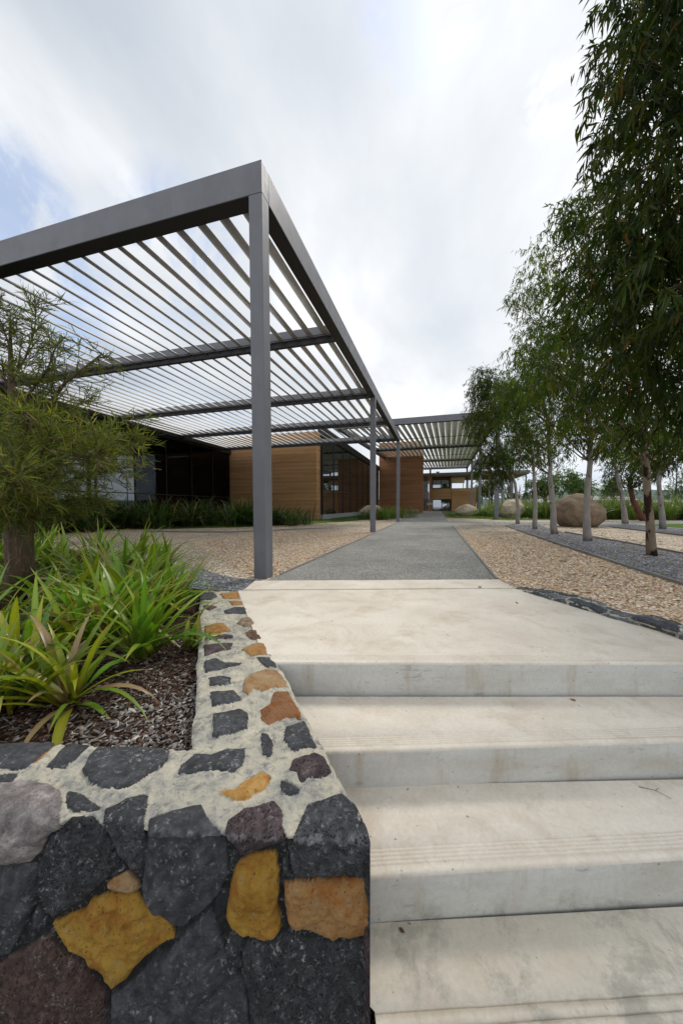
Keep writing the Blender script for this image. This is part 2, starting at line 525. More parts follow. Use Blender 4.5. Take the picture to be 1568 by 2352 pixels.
def m_mortar(nb):
    v = nb.coord('Object')
    c = nb.ramp(nb.noise(v, 13, 6, 0.65), [(0.3, (0.20, 0.205, 0.21)), (0.46, (0.44, 0.415, 0.345)), (0.7, (0.62, 0.56, 0.43))])
    d = nb.ramp(nb.noise(v, 30, 6, 0.7, 0.5), [(0.52, 0.0), (0.66, 0.8)])
    c = nb.mix(d, c, (0.16, 0.165, 0.175))
    f = nb.noise(v, 120, 6, 0.75)
    c = nb.mix(0.4, c, nb.ramp(f, [(0.3, 0.6), (0.7, 1.15)]), 'MULTIPLY')
    return c, (nb.math('ADD', nb.noise(v, 45, 7, 0.7), nb.math('MULTIPLY', f, 0.3)), 0.9, 0.010), None


M['stone'] = mat('basalt', m_stone, 0.8, 0.3)
M['ochre'] = mat('ochre_stone', m_ochre, 0.85, 0.2)
M['mortar'] = mat('lime_mortar', m_mortar, 0.95, 0.1)


def m_bark(base, light, dark, patch=0.55):
    def f(nb):
        v = nb.coord('Object', (1, 1, 0.35))
        c = nb.ramp(nb.noise(v, 9, 6, 0.65), [(0.3, base), (0.7, light)])
        p = nb.ramp(nb.noise(nb.coord('Object', (1, 1, 0.5)), 4.5, 4, 0.6), [(patch, 0.0), (patch + 0.05, 1.0)])
        c = nb.mix(p, c, dark)
        return c, (nb.noise(nb.coord('Object', (6, 6, 1.2)), 6, 6), 0.6, 0.01), None
    return f


M['gum_bark'] = mat('pale_gum_bark', m_bark((0.22, 0.195, 0.17), (0.34, 0.31, 0.28), (0.12, 0.09, 0.075), 0.60), 0.85, 0.2)
M['patch_bark'] = mat('patchy_bark', m_bark((0.17, 0.125, 0.085), (0.27, 0.21, 0.15), (0.035, 0.018, 0.013), 0.50), 0.85, 0.2)
M['red_bark'] = mat('red_bark', m_bark((0.10, 0.035, 0.022), (0.15, 0.06, 0.04), (0.05, 0.02, 0.015)), 0.85, 0.2)
def m_fissured(nb):
    v = nb.coord('Object', (1, 1, 0.16))
    e = nb.voro(nb.mix(0.03, v, nb.noise(v, 8, 4, out='Color')), 62, 'DISTANCE_TO_EDGE')
    c = nb.ramp(nb.noise(v, 20, 5), [(0.3, (0.075, 0.048, 0.032)), (0.7, (0.15, 0.10, 0.068))])
    c = nb.mix(nb.ramp(e, [(0.0, 0.8), (0.09, 0.0)]), c, (0.22, 0.17, 0.125))
    c = nb.mix(nb.ramp(nb.noise(nb.coord('Object'), 6, 4), [(0.5, 0.0), (0.7, 0.5)]), c, (0.11, 0.10, 0.05))
    return c, (nb.ramp(e, [(0.0, 1.0), (0.15, 0.0)]), 0.8, 0.008), None


M['wattle_bark'] = mat('wattle_bark', m_fissured, 0.9, 0.15)
M['old_bark'] = mat('old_bark', m_bark((0.085, 0.058, 0.036), (0.17, 0.125, 0.08), (0.05, 0.033, 0.022), 0.52), 0.9, 0.15)
M['twig'] = mat('twig', lambda nb: (0.13, 0.075, 0.045), 0.8, 0.2)
M['gum_leaf'] = leaf_mat('gum_leaf', 0.36, 0.5, 0.14, (1.0, .98, .62))
M['wattle_leaf'] = leaf_mat('wattle_leaf', 0.38, 0.5, 0.25)
M['strap_leaf'] = leaf_mat('strap_leaf', 0.32, 0.35, 0.45)
M['far_leaf'] = leaf_mat('far_leaf', 0.2, 0.6, 0.2)
M['turf'] = mat('turf', lambda nb: (nb.ramp(nb.noise(nb.coord('Object'), 3.0, 6, 0.7), [(0.3, (0.05, 0.10, 0.02)), (0.55, (0.10, 0.17, 0.035)), (0.75, (0.17, 0.20, 0.07))]),
                                   (nb.noise(nb.coord('Object'), 60, 4), 1.0, 0.03), None), 0.95, 0.1)
M['field'] = mat('field', lambda nb: (nb.ramp(nb.noise(nb.coord('Object'), 0.05, 6, 0.7), [(0.3, (0.12, 0.12, 0.06)), (0.7, (0.22, 0.20, 0.12))]), None, None), 0.95, 0.1)
M['hill'] = mat('hill', lambda nb: (nb.ramp(nb.noise(nb.coord('Object'), 0.02, 6, 0.7), [(0.3, (0.06, 0.085, 0.075)), (0.7, (0.11, 0.14, 0.12))]), None, None), 0.95, 0.1)
M['edging'] = mat('edging', m_paint((0.20, 0.19, 0.18)), 0.8, 0.2)

# ------------------------------------------------------------------ ground
WALL_A = np.array(gz(850, 1940))                 # front right corner of the stone wall
WD = np.array((math.cos(math.radians(12.8)), math.sin(math.radians(12.8))))   # along its front
WN = np.array((-WD[1], WD[0]))
W_OUT = np.array(gz(555, 1360))                  # far end, stair side
W_IN = np.array((-2.19, 2.74))                   # far end, bed side
W_ELB = WALL_A - WD * 0.60 + WN * 0.285          # inner elbow
SLAB_L, SLAB_R = np.array(gz(585, 1338)), np.array(gz(1145, 1335))
CH_L, CH_R = np.array(gz(555, 1360)), np.array(gz(1180, 1356))
RW0, RW1 = np.array(gz(1180, 1356)), np.array(gz(1568, 1475))
RWD = (RW1 - RW0) / np.linalg.norm(RW1 - RW0)
RW_END = RW0 + RWD * 3.3


def flat(name, pts, z, matn, kind='structure', sub=0):
    bm = bmesh.new()
    vs = [bm.verts.new((p[0], p[1], z)) for p in pts]
    bm.faces.new(vs)
    bmesh.ops.recalc_face_normals(bm, faces=bm.faces)
    for f in bm.faces:
        if f.normal.z < 0: f.normal_flip()
    bmesh.ops.triangulate(bm, faces=bm.faces)
    me = bpy.data.meshes.new(name)
    bm.to_mesh(me); bm.free()
    o = link(name, me, M[matn])
    return tag(o, kind=kind)


def P(a): return (float(a[0]), float(a[1]))


LW = P(W_IN)
bed_back = [(-2.23, 2.86), (-2.75, 2.95), (-4.3, 4.3), (-8.0, 5.2), (-30, 11)]
right_turn = P(RW_END)
right_far = (60.0, right_turn[1] + 3)
# upper ground: one sheet from the stair edge to the horizon
up = [(-1500, 15)] + bed_back[::-1] + [LW, P(W_OUT + (W_ELB - W_IN) * 0.0), P(SLAB_L), P(SLAB_R), P(RW0 + RWD * 0.0), right_turn, right_far, (1500, 10), (1500, 2500), (-1500, 2500)]
g = flat('ground', up, 0.0, 'field')
# planting bed, a little lower
el = P(W_ELB); far_l = P(WALL_A - WD * 40 + WN * 0.285)
flat('mulch_bed', [el, LW] + bed_back + [far_l], -0.07, 'mulch')
MB().prism([bed_back[0], bed_back[1], (bed_back[1][0] + 0.005, bed_back[1][1] + 0.03), (bed_back[0][0], bed_back[0][1] + 0.03)][::1], -0.075, 0.012).build('bed_edging', M['edging'])
tag(bpy.data.objects['bed_edging'], 'thin dark metal edging strip behind the far end of the stone wall', 'edging')
bk = MB()
for p, q in zip(bed_back + [], bed_back[1:]):
    bk.quad((p[0], p[1], -0.08), (q[0], q[1], -0.08), (q[0], q[1], 0.002), (p[0], p[1], 0.002))
bk.quad((LW[0], LW[1], -0.08), (bed_back[0][0], bed_back[0][1], -0.08), (bed_back[0][0], bed_back[0][1], 0.002), (LW[0], LW[1], 0.002))
tag(bk.build('ground_bank', M['mulch']), kind='structure')
# lower ground around and behind the camera, with the bank it meets
low = bmesh.new()
edge = [far_l, P(WALL_A - WD * 3 + WN * 0.14), P(WALL_A + WN * 0.14 - WD * 0.14), P(W_OUT - WN * 0.1), P(SLAB_R), P(RW0), right_turn, right_far]
lo = [low.verts.new((p[0], p[1], -0.8)) for p in edge]
hi = [low.verts.new((p[0], p[1], -0.075)) for p in edge]
for i in range(len(edge) - 1):
    low.faces.new((lo[i], lo[i + 1], hi[i + 1], hi[i]))
ob = [low.verts.new(p) for p in ((400, -300, -0.8), (-400, -300, -0.8))]
low.faces.new(lo + ob)
bmesh.ops.recalc_face_normals(low, faces=low.faces)
bmesh.ops.triangulate(low, faces=low.faces)
me = bpy.data.meshes.new('lower_ground'); low.to_mesh(me); low.free()
tag(link('lower_ground', me, M['path']), kind='structure')

# tan gravel over the whole forecourt
flat('tan_gravel', [bed_back[0], LW, P(W_OUT), P(SLAB_L), P(SLAB_R), P(RW0), right_turn, (14, right_turn[1]), (14, 24), (-12.9, 24), (-12.9, 6.4)] + bed_back[3:0:-1], 0.004, 'tan_gravel')
PX0, PX1 = -1.83, 0.68
flat('gravel_path', [(PX0, P(SLAB_L)[1] + 0.04), (-1.2, 3.55), (0.69, 4.10), (PX1, 15.2), (PX1, 19), (PX1 + 0.1, 56), (-3.2, 56), (-2.6, 30), (PX0 - 0.15, 20)], 0.009, 'path')
flat('cross_path', [(PX1 + 0.004, 15.4), (3.2, 15.9), (9.0, 18.6), (16, 21.6), (16, 24.2), (9, 21.2), (4.2, 19.3), (PX1 + 0.004, 18.6)], 0.009, 'path')
flat('grey_gravel_strip', [(2.50, -0.6), (4.10, -0.6), (4.10, 8.5), (3.9, 12), (4.3, 16.3), (2.9, 15.7), (2.62, 10), (2.5, 5)], 0.009, 'grey_gravel')
flat('grey_gravel_strip', [(6.6, 1.0), (8.4, 1.0), (8.55, 14.6), (8.6, 18.2), (6.6, 17.3), (6.5, 15)], 0.009, 'grey_gravel')
flat('lawn', [(8.56, 1), (14, 1), (14, 20.4), (9.6, 18.4), (8.7, 17.2)], 0.009, 'turf')
flat('grey_gravel_strip', [(-2.225, 2.875), P(CH_L), P(SLAB_L), (-1.92, 3.42), (-2.25, 3.42), (-2.7, 3.62), (-3.25, 3.95), (-2.74, 2.99)], 0.009, 'grey_gravel')
flat('grey_gravel_strip', [(-6.5, 9.3), (-3.8, 12.3), (-3.9, 12.75), (-6.8, 9.9), (-9.6, 9.6), (-9.6, 9.0)], 0.009, 'grey_gravel')
flat('garden_bed', [(-12.88, 9.5), (-9.5, 10.6), (-7.4, 12.2), (-6.1, 14.4), (-4.6, 18.0), (-3.2, 26), (-3.0, 40), (-6.8, 41.9), (-6.7, 20), (-12.88, 19.2)], 0.011, 'turf')
flat('garden_bed', [(1.1, 25.5), (4.0, 21.2), (9, 23.4), (18, 26), (60, 42), (60, 120), (2.0, 60), (1.3, 40)], 0.011, 'turf')
flat('paving_strip', [(-1.8, 55.2), (2.6, 55.2), (2.6, 55.95), (-1.8, 55.95)], 0.016, 'concrete')

# edging boards along the strips
for nm, pts, lab in (('path_edging', [(PX1 + 0.0, 4.15), (PX1, 15.2)], 'thin timber edging between grey path and tan gravel, right of the path'),
                     ('path_edging', [(PX0, 3.75), (PX0, 19.5)], 'thin edging between tan gravel and path, beside the pergola posts'),
                     ('strip_edging', [(2.50, 1.0), (2.5, 5), (2.56, 8), (2.8, 15.4)], 'edging along the tan gravel side of the grey strip with the gum trees'),
                     ('strip_edging', [(4.10, 1.0), (4.10, 8.5), (3.9, 12)], 'edging on the boulder side of the grey strip with the gum trees'),
                     ('strip_edging', [(6.58, 5.0), (6.58, 11.4), (6.5, 15.2)], 'edging between the boulder gravel and the farther grey strip')):
    mb = MB()
    for (x0, y0), (x1, y1) in zip(pts, pts[1:]):
        mb.prism([(x0 - 0.014, y0), (x0 + 0.014, y0), (x1 + 0.014, y1), (x1 - 0.014, y1)], 0.0, 0.024 if nm == 'path_edging' else 0.045)
    tag(mb.build(nm, M['edging']), lab, 'edging')

# ------------------------------------------------------------------ steps and landing
def seg_line(p0, p1): return np.array(p0), np.array(p1)


def line_at(L, x):
    (a, c) = L
    t = (x - a[0]) / (c[0] - a[0])
    return a + (c - a) * t


def edge_outline_left(pt_line, z):     # extend beneath the stone wall
    return pt_line


nos = [seg_line(gz(645, 1528), gz(1568, 1530)),
       seg_line(gz(735, 1728, -.16), gz(1568, 1700, -.16)),
       seg_line(gz(860, 2012, -.32), gz(1568, 1968, -.32)),
       seg_line(gz(863, 2400, -.48), gz(1568, 2352, -.48))]
stairs = empty('concrete_steps', (0.2, 1.2, -0.8), 'pale worn concrete steps with grooved nosings rising beside the stone wall to the landing', 'steps')


def step_mesh(name, L, z0, back_pts, rise=0.16, groove=True, left=0.30):
    """L: nosing line (two xy); back_pts: two xy points of the rear edge; grooves near the nosing"""
    a0, a1 = L
    d = (a1 - a0) / np.linalg.norm(a1 - a0)
    nrm = np.array((-d[1], d[0]))
    a0 = a0 - d * left
    a1 = a1 + d * (0.9 if z0 > -0.01 else 1.7)
    bl, br = np.array(back_pts[0], float), np.array(back_pts[1], float)
    NX = 90
    prof = []      # (offset from nosing, dz)
    prof.append((0.004, -rise - 0.02, 1))
    prof.append((0.002, -0.06, 1))
    prof.append((0.0, -0.012, 1))
    prof.append((0.003, -0.004, 0))
    prof.append((0.011, 0.0, 0))
    o = 0.028
    if groove:
        for k in range(5):
            prof += [(o, 0.0, 0), (o + 0.0015, -0.0028, 0), (o + 0.0045, -0.0028, 0), (o + 0.006, 0.0, 0)]
            o += 0.0135
    if abs(z0 + .48) < 1e-6:       # the lowest tread in view has two deep dark saw cuts
        prof = prof[:5]
        for o in (0.020, 0.050):
            prof += [(o, 0.0, 0), (o + 0.0008, -0.010, 0), (o + 0.0042, -0.010, 0), (o + 0.005, 0.0, 0)]
    V, F, MI = [], [], []
    for i in range(NX + 1):
        t = i / NX
        base = a0 + (a1 - a0) * t
        bk = bl + (br - bl) * t
        wv = 0.0022 * noise.noise(Vector((t * 9, z0 * 7, 0))) + 0.0008 * noise.noise(Vector((t * 60, z0 * 7, 0)))
        row = []
        for (off, dz, _m) in prof:
            p = base + nrm * (off + wv)
            row.append((p[0], p[1], z0 + dz + 0.5 * wv * (dz > -0.05) + (0.0009 * noise.noise(Vector((t * 80, off * 90, z0))) if dz > -0.02 else 0)))
        p0 = base + nrm * (prof[-1][0] + wv)
        for s in (0.3, 0.65, 1.0):
            q = p0 + (bk - p0) * s
            row.append((q[0], q[1], z0 - 0.0 + 0.001 * noise.noise(Vector((t * 5, s * 3, z0)))))
        V += row
    m_ = len(prof) + 3
    for i in range(NX):
        for j in range(m_ - 1):
            k = i * m_ + j
            F.append((k, k + m_, k + m_ + 1, k + 1))
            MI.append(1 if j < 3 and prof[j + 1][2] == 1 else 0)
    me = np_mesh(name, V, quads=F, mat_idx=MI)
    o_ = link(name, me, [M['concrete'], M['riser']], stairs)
    o_.location = -stairs.location
    bm = bmesh.new(); bm.from_mesh(me); bmesh.ops.recalc_face_normals(bm, faces=bm.faces)
    if sum(f.normal.z for f in bm.faces) < 0:
        for f in bm.faces: f.normal_flip()
    bm.to_mesh(me); bm.free()
    return o_


def ext(p0, p1, a=0.3, c=1.7):
    p0, p1 = np.array(p0), np.array(p1)
    d = (p1 - p0) / np.linalg.norm(p1 - p0)
    return [p0 - d * a, p1 + d * c]


# landing: nosing strip + slab between the walls
n0 = nos[0]; d0 = (n0[1] - n0[0]) / np.linalg.norm(n0[1] - n0[0]); nn0 = np.array((-d0[1], d0[0]))
# inner outline of the slab follows the walls on both sides
step_mesh('landing', n0, 0.0165, [n0[0] - d0 * 0.13 + nn0 * 0.12, n0[1] + d0 * 0.9 + nn0 * 0.12], rise=0.1765, left=0.07)
sl_pts = [P(n0[0] - d0 * 0.13 + nn0 * 0.12), P(n0[1] + d0 * 0.9 + nn0 * 0.12), P(RW0 + np.array((0.05, 0.0))), P(RW0), P(CH_L), P(CH_L + np.array((-0.03, -0.02)))]
bm = bmesh.new()
vs = [bm.verts.new((x, y, 0.0)) for x, y in sl_pts]
f = bm.faces.new(vs); bmesh.ops.recalc_face_normals(bm, faces=bm.faces)
if f.normal.z < 0: f.normal_flip()
bmesh.ops.triangulate(bm, faces=bm.faces)
me = bpy.data.meshes.new('landing_slab'); bm.to_mesh(me); bm.free()
o = link('landing_slab', me, M['concrete'], stairs); o.location = -stairs.location
for p in me.vertices: p.co.z = 0.0165
# (the slab lies 16 mm above the gravel so its rim reads as a cast edge)
step_mesh('step', nos[1], -0.16, ext(gz(680, 1600, -.16), gz(1568, 1600, -.16)))
step_mesh('step', nos[2], -0.32, ext(gz(770, 1805, -.32), gz(1568, 1790, -.32)))
step_mesh('step', nos[3], -0.48, ext(gz(862, 2120, -.48), gz(1568, 2082, -.48), .24), left=-0.005)
# lowest tread, mostly below the picture
L4 = nos[3]; d4 = (L4[1] - L4[0]) / np.linalg.norm(L4[1] - L4[0]); n4 = np.array((-d4[1], d4[0]))
step_mesh('step', (L4[0] - n4 * 0.4, L4[1] - n4 * 0.4), -0.64, [L4[0] + n4 * 0.01 - d4 * 0.0, L4[1] + n4 * 0.01 + d4 * 1.7], left=0.0)
# top strip with the chamfered corners
ts = MB()
up_z = 0.022
ts.prism([P(CH_L + np.array((0.012, 0.012))), P(CH_R + np.array((-0.0, 0.012))), P(SLAB_R), P(SLAB_L)], 0.0, up_z)
bmesh.ops.bevel(ts.bm, geom=list(ts.bm.edges), offset=0.005, segments=2, affect='EDGES')
o = ts.build('grooved_top_strip', M['concrete'], stairs); o.location = -stairs.location

# ------------------------------------------------------------------ stone walls
BAS, BAS2, PUR, MAU = (0.060, 0.061, 0.066), (0.044, 0.045, 0.048), (0.075, 0.052, 0.055), (0.26, 0.225, 0.215)
OCH, OR2, TANS, RUS, BRN = (0.37, 0.21, 0.036), (0.36, 0.20, 0.075), (0.36, 0.235, 0.12), (0.085, 0.052, 0.042), (0.18, 0.10, 0.06)


def A_(*pts): return [(x * .56, 1662.1 + y * .56) for x, y in pts]
def B_(*pts): return [(407.7 + .3 * x, 1317.1 + .3 * y) for x, y in pts]


# outline (sight lines to the wall's own faces), colour, porosity, kind (0 basalt, 1 ochre), height
STONES = [
    (A_((-60, 265), (100, 250), (200, 262), (255, 290), (262, 340), (215, 430), (160, 500), (130, 590), (90, 625), (0, 630), (-60, 630)), MAU, .15, 0, 6),
    (A_((-60, 640), (60, 635), (110, 640), (112, 700), (110, 800), (60, 900), (0, 1015), (-60, 1030)), BAS, .2, 0, 0),
    (A_((290, 395), (370, 400), (400, 440), (425, 520), (470, 600), (470, 650), (390, 720), (310, 790), (180, 860), (150, 840), (115, 760), (112, 680), (135, 590), (170, 520), (215, 440)), BAS2, 1, 0, 4),
    (A_((275, 290), (330, 300), (400, 345), (420, 360), (370, 385), (290, 375), (270, 350)), BAS2, .2, 0, 0),
    (A_((430, 370), (520, 325), (600, 305), (610, 345), (590, 430), (590, 500), (580, 580), (555, 680), (540, 690), (510, 640), (480, 600), (440, 520), (400, 445), (412, 410)), BAS, .5, 0, 0),
    (A_((612, 405), (700, 370), (830, 340), (860, 400), (905, 440), (918, 560), (915, 690), (870, 780), (800, 850), (730, 890), (690, 880), (640, 830), (580, 760), (568, 700), (575, 620), (595, 500), (600, 440)), BAS, 0, 0, 5),
    (A_((935, 410), (1000, 370), (1130, 330), (1155, 370), (1160, 430), (1175, 470), (1170, 530), (1100, 545), (1010, 580), (975, 580), (960, 545), (920, 510), (915, 450)), PUR, 1, 0, 2),
    (A_((1010, 600), (1125, 572), (1135, 640), (1138, 740), (1135, 820), (1145, 890), (1120, 925), (1060, 935), (1000, 925), (930, 885), (912, 850), (925, 760), (940, 670), (965, 625)), OCH, 0, 1, 3),
    (A_((1200, 470), (1260, 345), (1400, 305), (1440, 340), (1500, 385), (1570, 450), (1570, 560), (1570, 690), (1460, 690), (1330, 686), (1200, 680), (1180, 620), (1172, 540), (1190, 495)), BAS, .9, 0, 4),
    (A_((1190, 700), (1330, 698), (1575, 696), (1575, 760), (1575, 860), (1575, 925), (1470, 950), (1330, 948), (1250, 915), (1190, 900), (1165, 830), (1155, 760), (1160, 710)), OR2, 0, 1, 5),
    (A_((1000, 965), (1160, 930), (1300, 965), (1450, 965), (1580, 945), (1580, 1030), (1580, 1140), (1580, 1420), (1030, 1420), (1000, 1180), (975, 1110), (975, 1010)), BAS2, .8, 0, 3),
    (A_((930, 930), (990, 940), (970, 1000), (972, 1080), (962, 1095), (925, 1060), (905, 990)), BAS2, .2, 0, -8),
    (A_((410, 762), (500, 757), (530, 765), (590, 815), (650, 865), (685, 895), (695, 940), (640, 975), (590, 1005), (540, 1055), (490, 1125), (430, 1170), (375, 1100), (330, 1040), (255, 1000), (225, 970), (180, 885), (245, 855), (315, 835), (345, 790)), OCH, 0, 1, 2),
    (A_((400, 720), (490, 672), (515, 690), (555, 735), (530, 752), (440, 752), (405, 745)), TANS, 0, 1, -3),
    (A_((760, 905), (845, 825), (880, 900), (905, 990), (940, 1100), (985, 1140), (1020, 1420), (410, 1420), (425, 1195), (485, 1160), (560, 1085), (620, 1015), (700, 970)), BAS, .15, 0, 1),
    (A_((60, 1000), (150, 930), (185, 935), (212, 985), (255, 1025), (320, 1065), (365, 1130), (400, 1190), (400, 1420), (-60, 1420), (-60, 1060), (10, 1020)), RUS, .6, 0, 4),
    (A_((120, 810), (150, 860), (170, 885), (130, 905), (95, 905), (100, 850)), BAS2, 0, 0, -14),
    (A_((405, 700), (450, 650), (490, 640), (498, 662), (440, 692)), BAS2, .3, 0, -6),
    (A_((1150, 600), (1170, 600), (1178, 680), (1150, 690)), BAS2, .3, 0, -16),
    (A_((-60, 85), (100, 92), (235, 97), (215, 120), (170, 150), (105, 205), (70, 210), (0, 200), (-60, 200)), BAS, 0, 0, 2),
    (A_((270, 100), (320, 85), (375, 100), (350, 130), (290, 180), (270, 205), (185, 200), (220, 160), (250, 125)), BAS, 0, 0, 2),
    (A_((400, 110), (500, 105), (640, 100), (700, 125), (690, 160), (665, 200), (620, 220), (560, 265), (500, 285), (430, 290), (370, 262), (335, 210), (365, 150)), BAS, .1, 0, 3),
    (A_((800, 135), (870, 140), (930, 115), (1010, 110), (1000, 190), (950, 220), (910, 210), (840, 215), (770, 225), (725, 225), (740, 185)), BAS, .1, 0, 3),
    (A_((880, 290), (960, 285), (1010, 245), (1080, 212), (1115, 240), (1085, 290), (1040, 310), (1000, 335), (960, 335), (920, 310)), (0.50, 0.29, 0.09), 0, 1, 1),
    (A_((1200, 160), (1290, 135), (1330, 150), (1360, 215), (1340, 235), (1270, 235), (1235, 260), (1215, 215), (1180, 210)), PUR, 1, 0, 3),
    (A_((1155, 250), (1200, 265), (1235, 285), (1225, 310), (1190, 320), (1150, 295)), BAS, .3, 0, 0),
    (B_((820, 1200), (980, 1145), (1060, 1360), (990, 1370), (880, 1395), (805, 1310)), BAS, .1, 0, 4),
    (B_((625, 1070), (700, 1020), (740, 930), (850, 925), (890, 990), (950, 1100), (945, 1150), (900, 1130), (800, 1140), (700, 1185), (640, 1150)), (0.25, 0.12, 0.055), .6, 1, 3),
    (B_((500, 850), (560, 790), (680, 750), (770, 755), (830, 840), (840, 890), (720, 905), (650, 930), (590, 905), (540, 970), (500, 930)), TANS, .1, 1, 3),
    (B_((600, 660), (740, 655), (768, 735), (680, 740), (640, 715)), BAS, .1, 0, 3),
    (B_((490, 600), (570, 555), (660, 535), (690, 590), (690, 640), (560, 655)), OR2, .1, 1, 3),
    (B_((515, 470), (560, 445), (610, 450), (650, 510), (640, 530), (550, 520)), BRN, .6, 0, 3),
    (B_((450, 400), (490, 360), (560, 350), (600, 390), (610, 420), (510, 430)), (0.24, 0.17, 0.11), .2, 0, 3),
    (B_((350, 300), (430, 275), (520, 270), (550, 310), (520, 325), (360, 325)), BAS, .1, 0, 2),
    (B_((320, 170), (460, 148), (485, 205), (370, 210), (340, 190)), OR2, 0, 1, 2),
    (B_((390, 220), (500, 225), (510, 250), (420, 262)), (0.33, 0.18, 0.08), 0, 1, 2),
    (B_((165, 160), (280, 155), (310, 190), (260, 215), (170, 215)), BAS, 0, 0, 3),
    (B_((200, 255), (290, 262), (310, 270), (250, 295), (200, 285)), RUS, 0, 0, 2),
    (B_((205, 430), (260, 405), (350, 390), (415, 455), (330, 470), (215, 480), (200, 460)), OR2, 0, 1, 3),
    (B_((230, 510), (340, 485), (430, 490), (430, 515), (330, 520), (240, 525)), PUR, 0, 0, 2),
    (B_((195, 570), (300, 560), (430, 548), (410, 600), (300, 620), (200, 655)), PUR, 0, 0, 3),
    (B_((205, 690), (300, 665), (370, 700), (500, 700), (480, 720), (370, 745), (280, 770), (210, 780), (200, 730)), BAS, 0, 0, 3),
    (B_((235, 815), (330, 805), (415, 820), (405, 870), (300, 885), (240, 890)), BAS, .1, 0, 3),
    (B_((245, 930), (430, 910), (490, 970), (490, 1000), (420, 1015), (340, 1030), (255, 1050)), BAS, .1, 0, 3),
    (B_((265, 1105), (500, 1060), (540, 1090), (545, 1210), (440, 1250), (300, 1285), (270, 1270)), BAS, .1, 0, 4),
    (B_((640, 1240), (700, 1255), (740, 1340), (735, 1400), (700, 1435), (650, 1430), (640, 1380), (635, 1310)), BAS, .3, 0, 1),
]
WD3, WN3 = Vector((WD[0], WD[1], 0)), Vector((WN[0], WN[1], 0))


def to_chart(px, py_):
    """sight line -> (u along the wall front, s: across the top > 0, down the face < 0), metres"""
    x, y = gz(px, py_)
    d = np.array((x, y)) - WALL_A
    s = d @ WN
    if s >= 0:
        return (d @ WD, s)
    r = ray(px, py_)
    nrm = WN3
    t = (WALL_A @ WN) / r.dot(nrm)
    p = np.array((r.x * t, r.y * t))
    return ((p - WALL_A) @ WD, min(0, EYE + r.z * t))


SP = []
for (pts, c, por, kind, h) in STONES:
    q = np.array([to_chart(*p) for p in pts])
    SP.append((q, np.array(c), por, kind, h / 1000.0))


def poly_sd(q, U, S):
    """signed distance to polygon (positive inside)"""
    n = len(q)
    inside = np.zeros(U.shape, bool)
    dmin = np.full(U.shape, 1e9)
    for i in range(n):
        x0, y0 = q[i]; x1, y1 = q[(i + 1) % n]
        dx, dy = x1 - x0, y1 - y0
        L = dx * dx + dy * dy + 1e-12
        t = np.clip(((U - x0) * dx + (S - y0) * dy) / L, 0, 1)
        dmin = np.minimum(dmin, (U - x0 - t * dx) ** 2 + (S - y0 - t * dy) ** 2)
        c = ((y0 > S) != (y1 > S))
        with np.errstate(divide='ignore', invalid='ignore'):
            xi = dx * (S - y0) / (dy if dy != 0 else 1e-12) + x0
        inside ^= (c & (U < xi))
    d = np.sqrt(dmin)
    return np.where(inside, d, -d)


def vnoise(X, Y, Z, sc, seed=0, oct_=3):
    """cheap value noise, numpy"""
    out = np.zeros(X.shape); amp = 1.0; tot = 0
    for o in range(oct_):
        x, y, z = X * sc + 17.3 * seed, Y * sc + 5.1 * seed, Z * sc
        xi, yi, zi = np.floor(x).astype(np.int64), np.floor(y).astype(np.int64), np.floor(z).astype(np.int64)
        fx, fy, fz = x - xi, y - yi, z - zi
        fx, fy, fz = [f * f * (3 - 2 * f) for f in (fx, fy, fz)]

        def h(a, b_, c):
            n = (a * 374761393 + b_ * 668265263 + c * 2147483647 + (seed + o) * 974634777) & 0xffffffff
            n = ((n ^ (n >> 13)) * 1274126177) & 0xffffffff
            return ((n ^ (n >> 16)) & 0xffff) / 65535.0 * 2 - 1
        v = 0
        for dx in (0, 1):
            for dy in (0, 1):
                for dz in (0, 1):
                    v = v + h(xi + dx, yi + dy, zi + dz) * (fx if dx else 1 - fx) * (fy if dy else 1 - fy) * (fz if dz else 1 - fz)
        out += v * amp; tot += amp
        amp *= 0.5; sc *= 2.1
    return out / tot


# scattered cells for the faces the traced stones do not cover
def voronoi_cells(U, S, size, seed, aspect=1.0):
    r = np.random.default_rng(seed)
    u0, u1, s0, s1 = U.min() - size, U.max() + size, S.min() - size, S.max() + size
    gx = np.arange(u0, u1 + size, size); gs = np.arange(s0, s1 + size, size / aspect)
    C = np.array([(a + r.uniform(-.38, .38) * size, c + r.uniform(-.38, .38) * size / aspect) for a in gx for c in gs])
    best = np.full(U.shape, 1e9); sec = np.full(U.shape, 1e9); idx = np.zeros(U.shape, int)
    for i, (a, c) in enumerate(C):
        d = np.hypot(U - a, (S - c) * aspect)
        m1 = d < best
        sec = np.where(m1, best, np.minimum(sec, d))
        idx = np.where(m1, i, idx); best = np.where(m1, d, best)
    return (sec - best) * 0.5, idx, len(C)


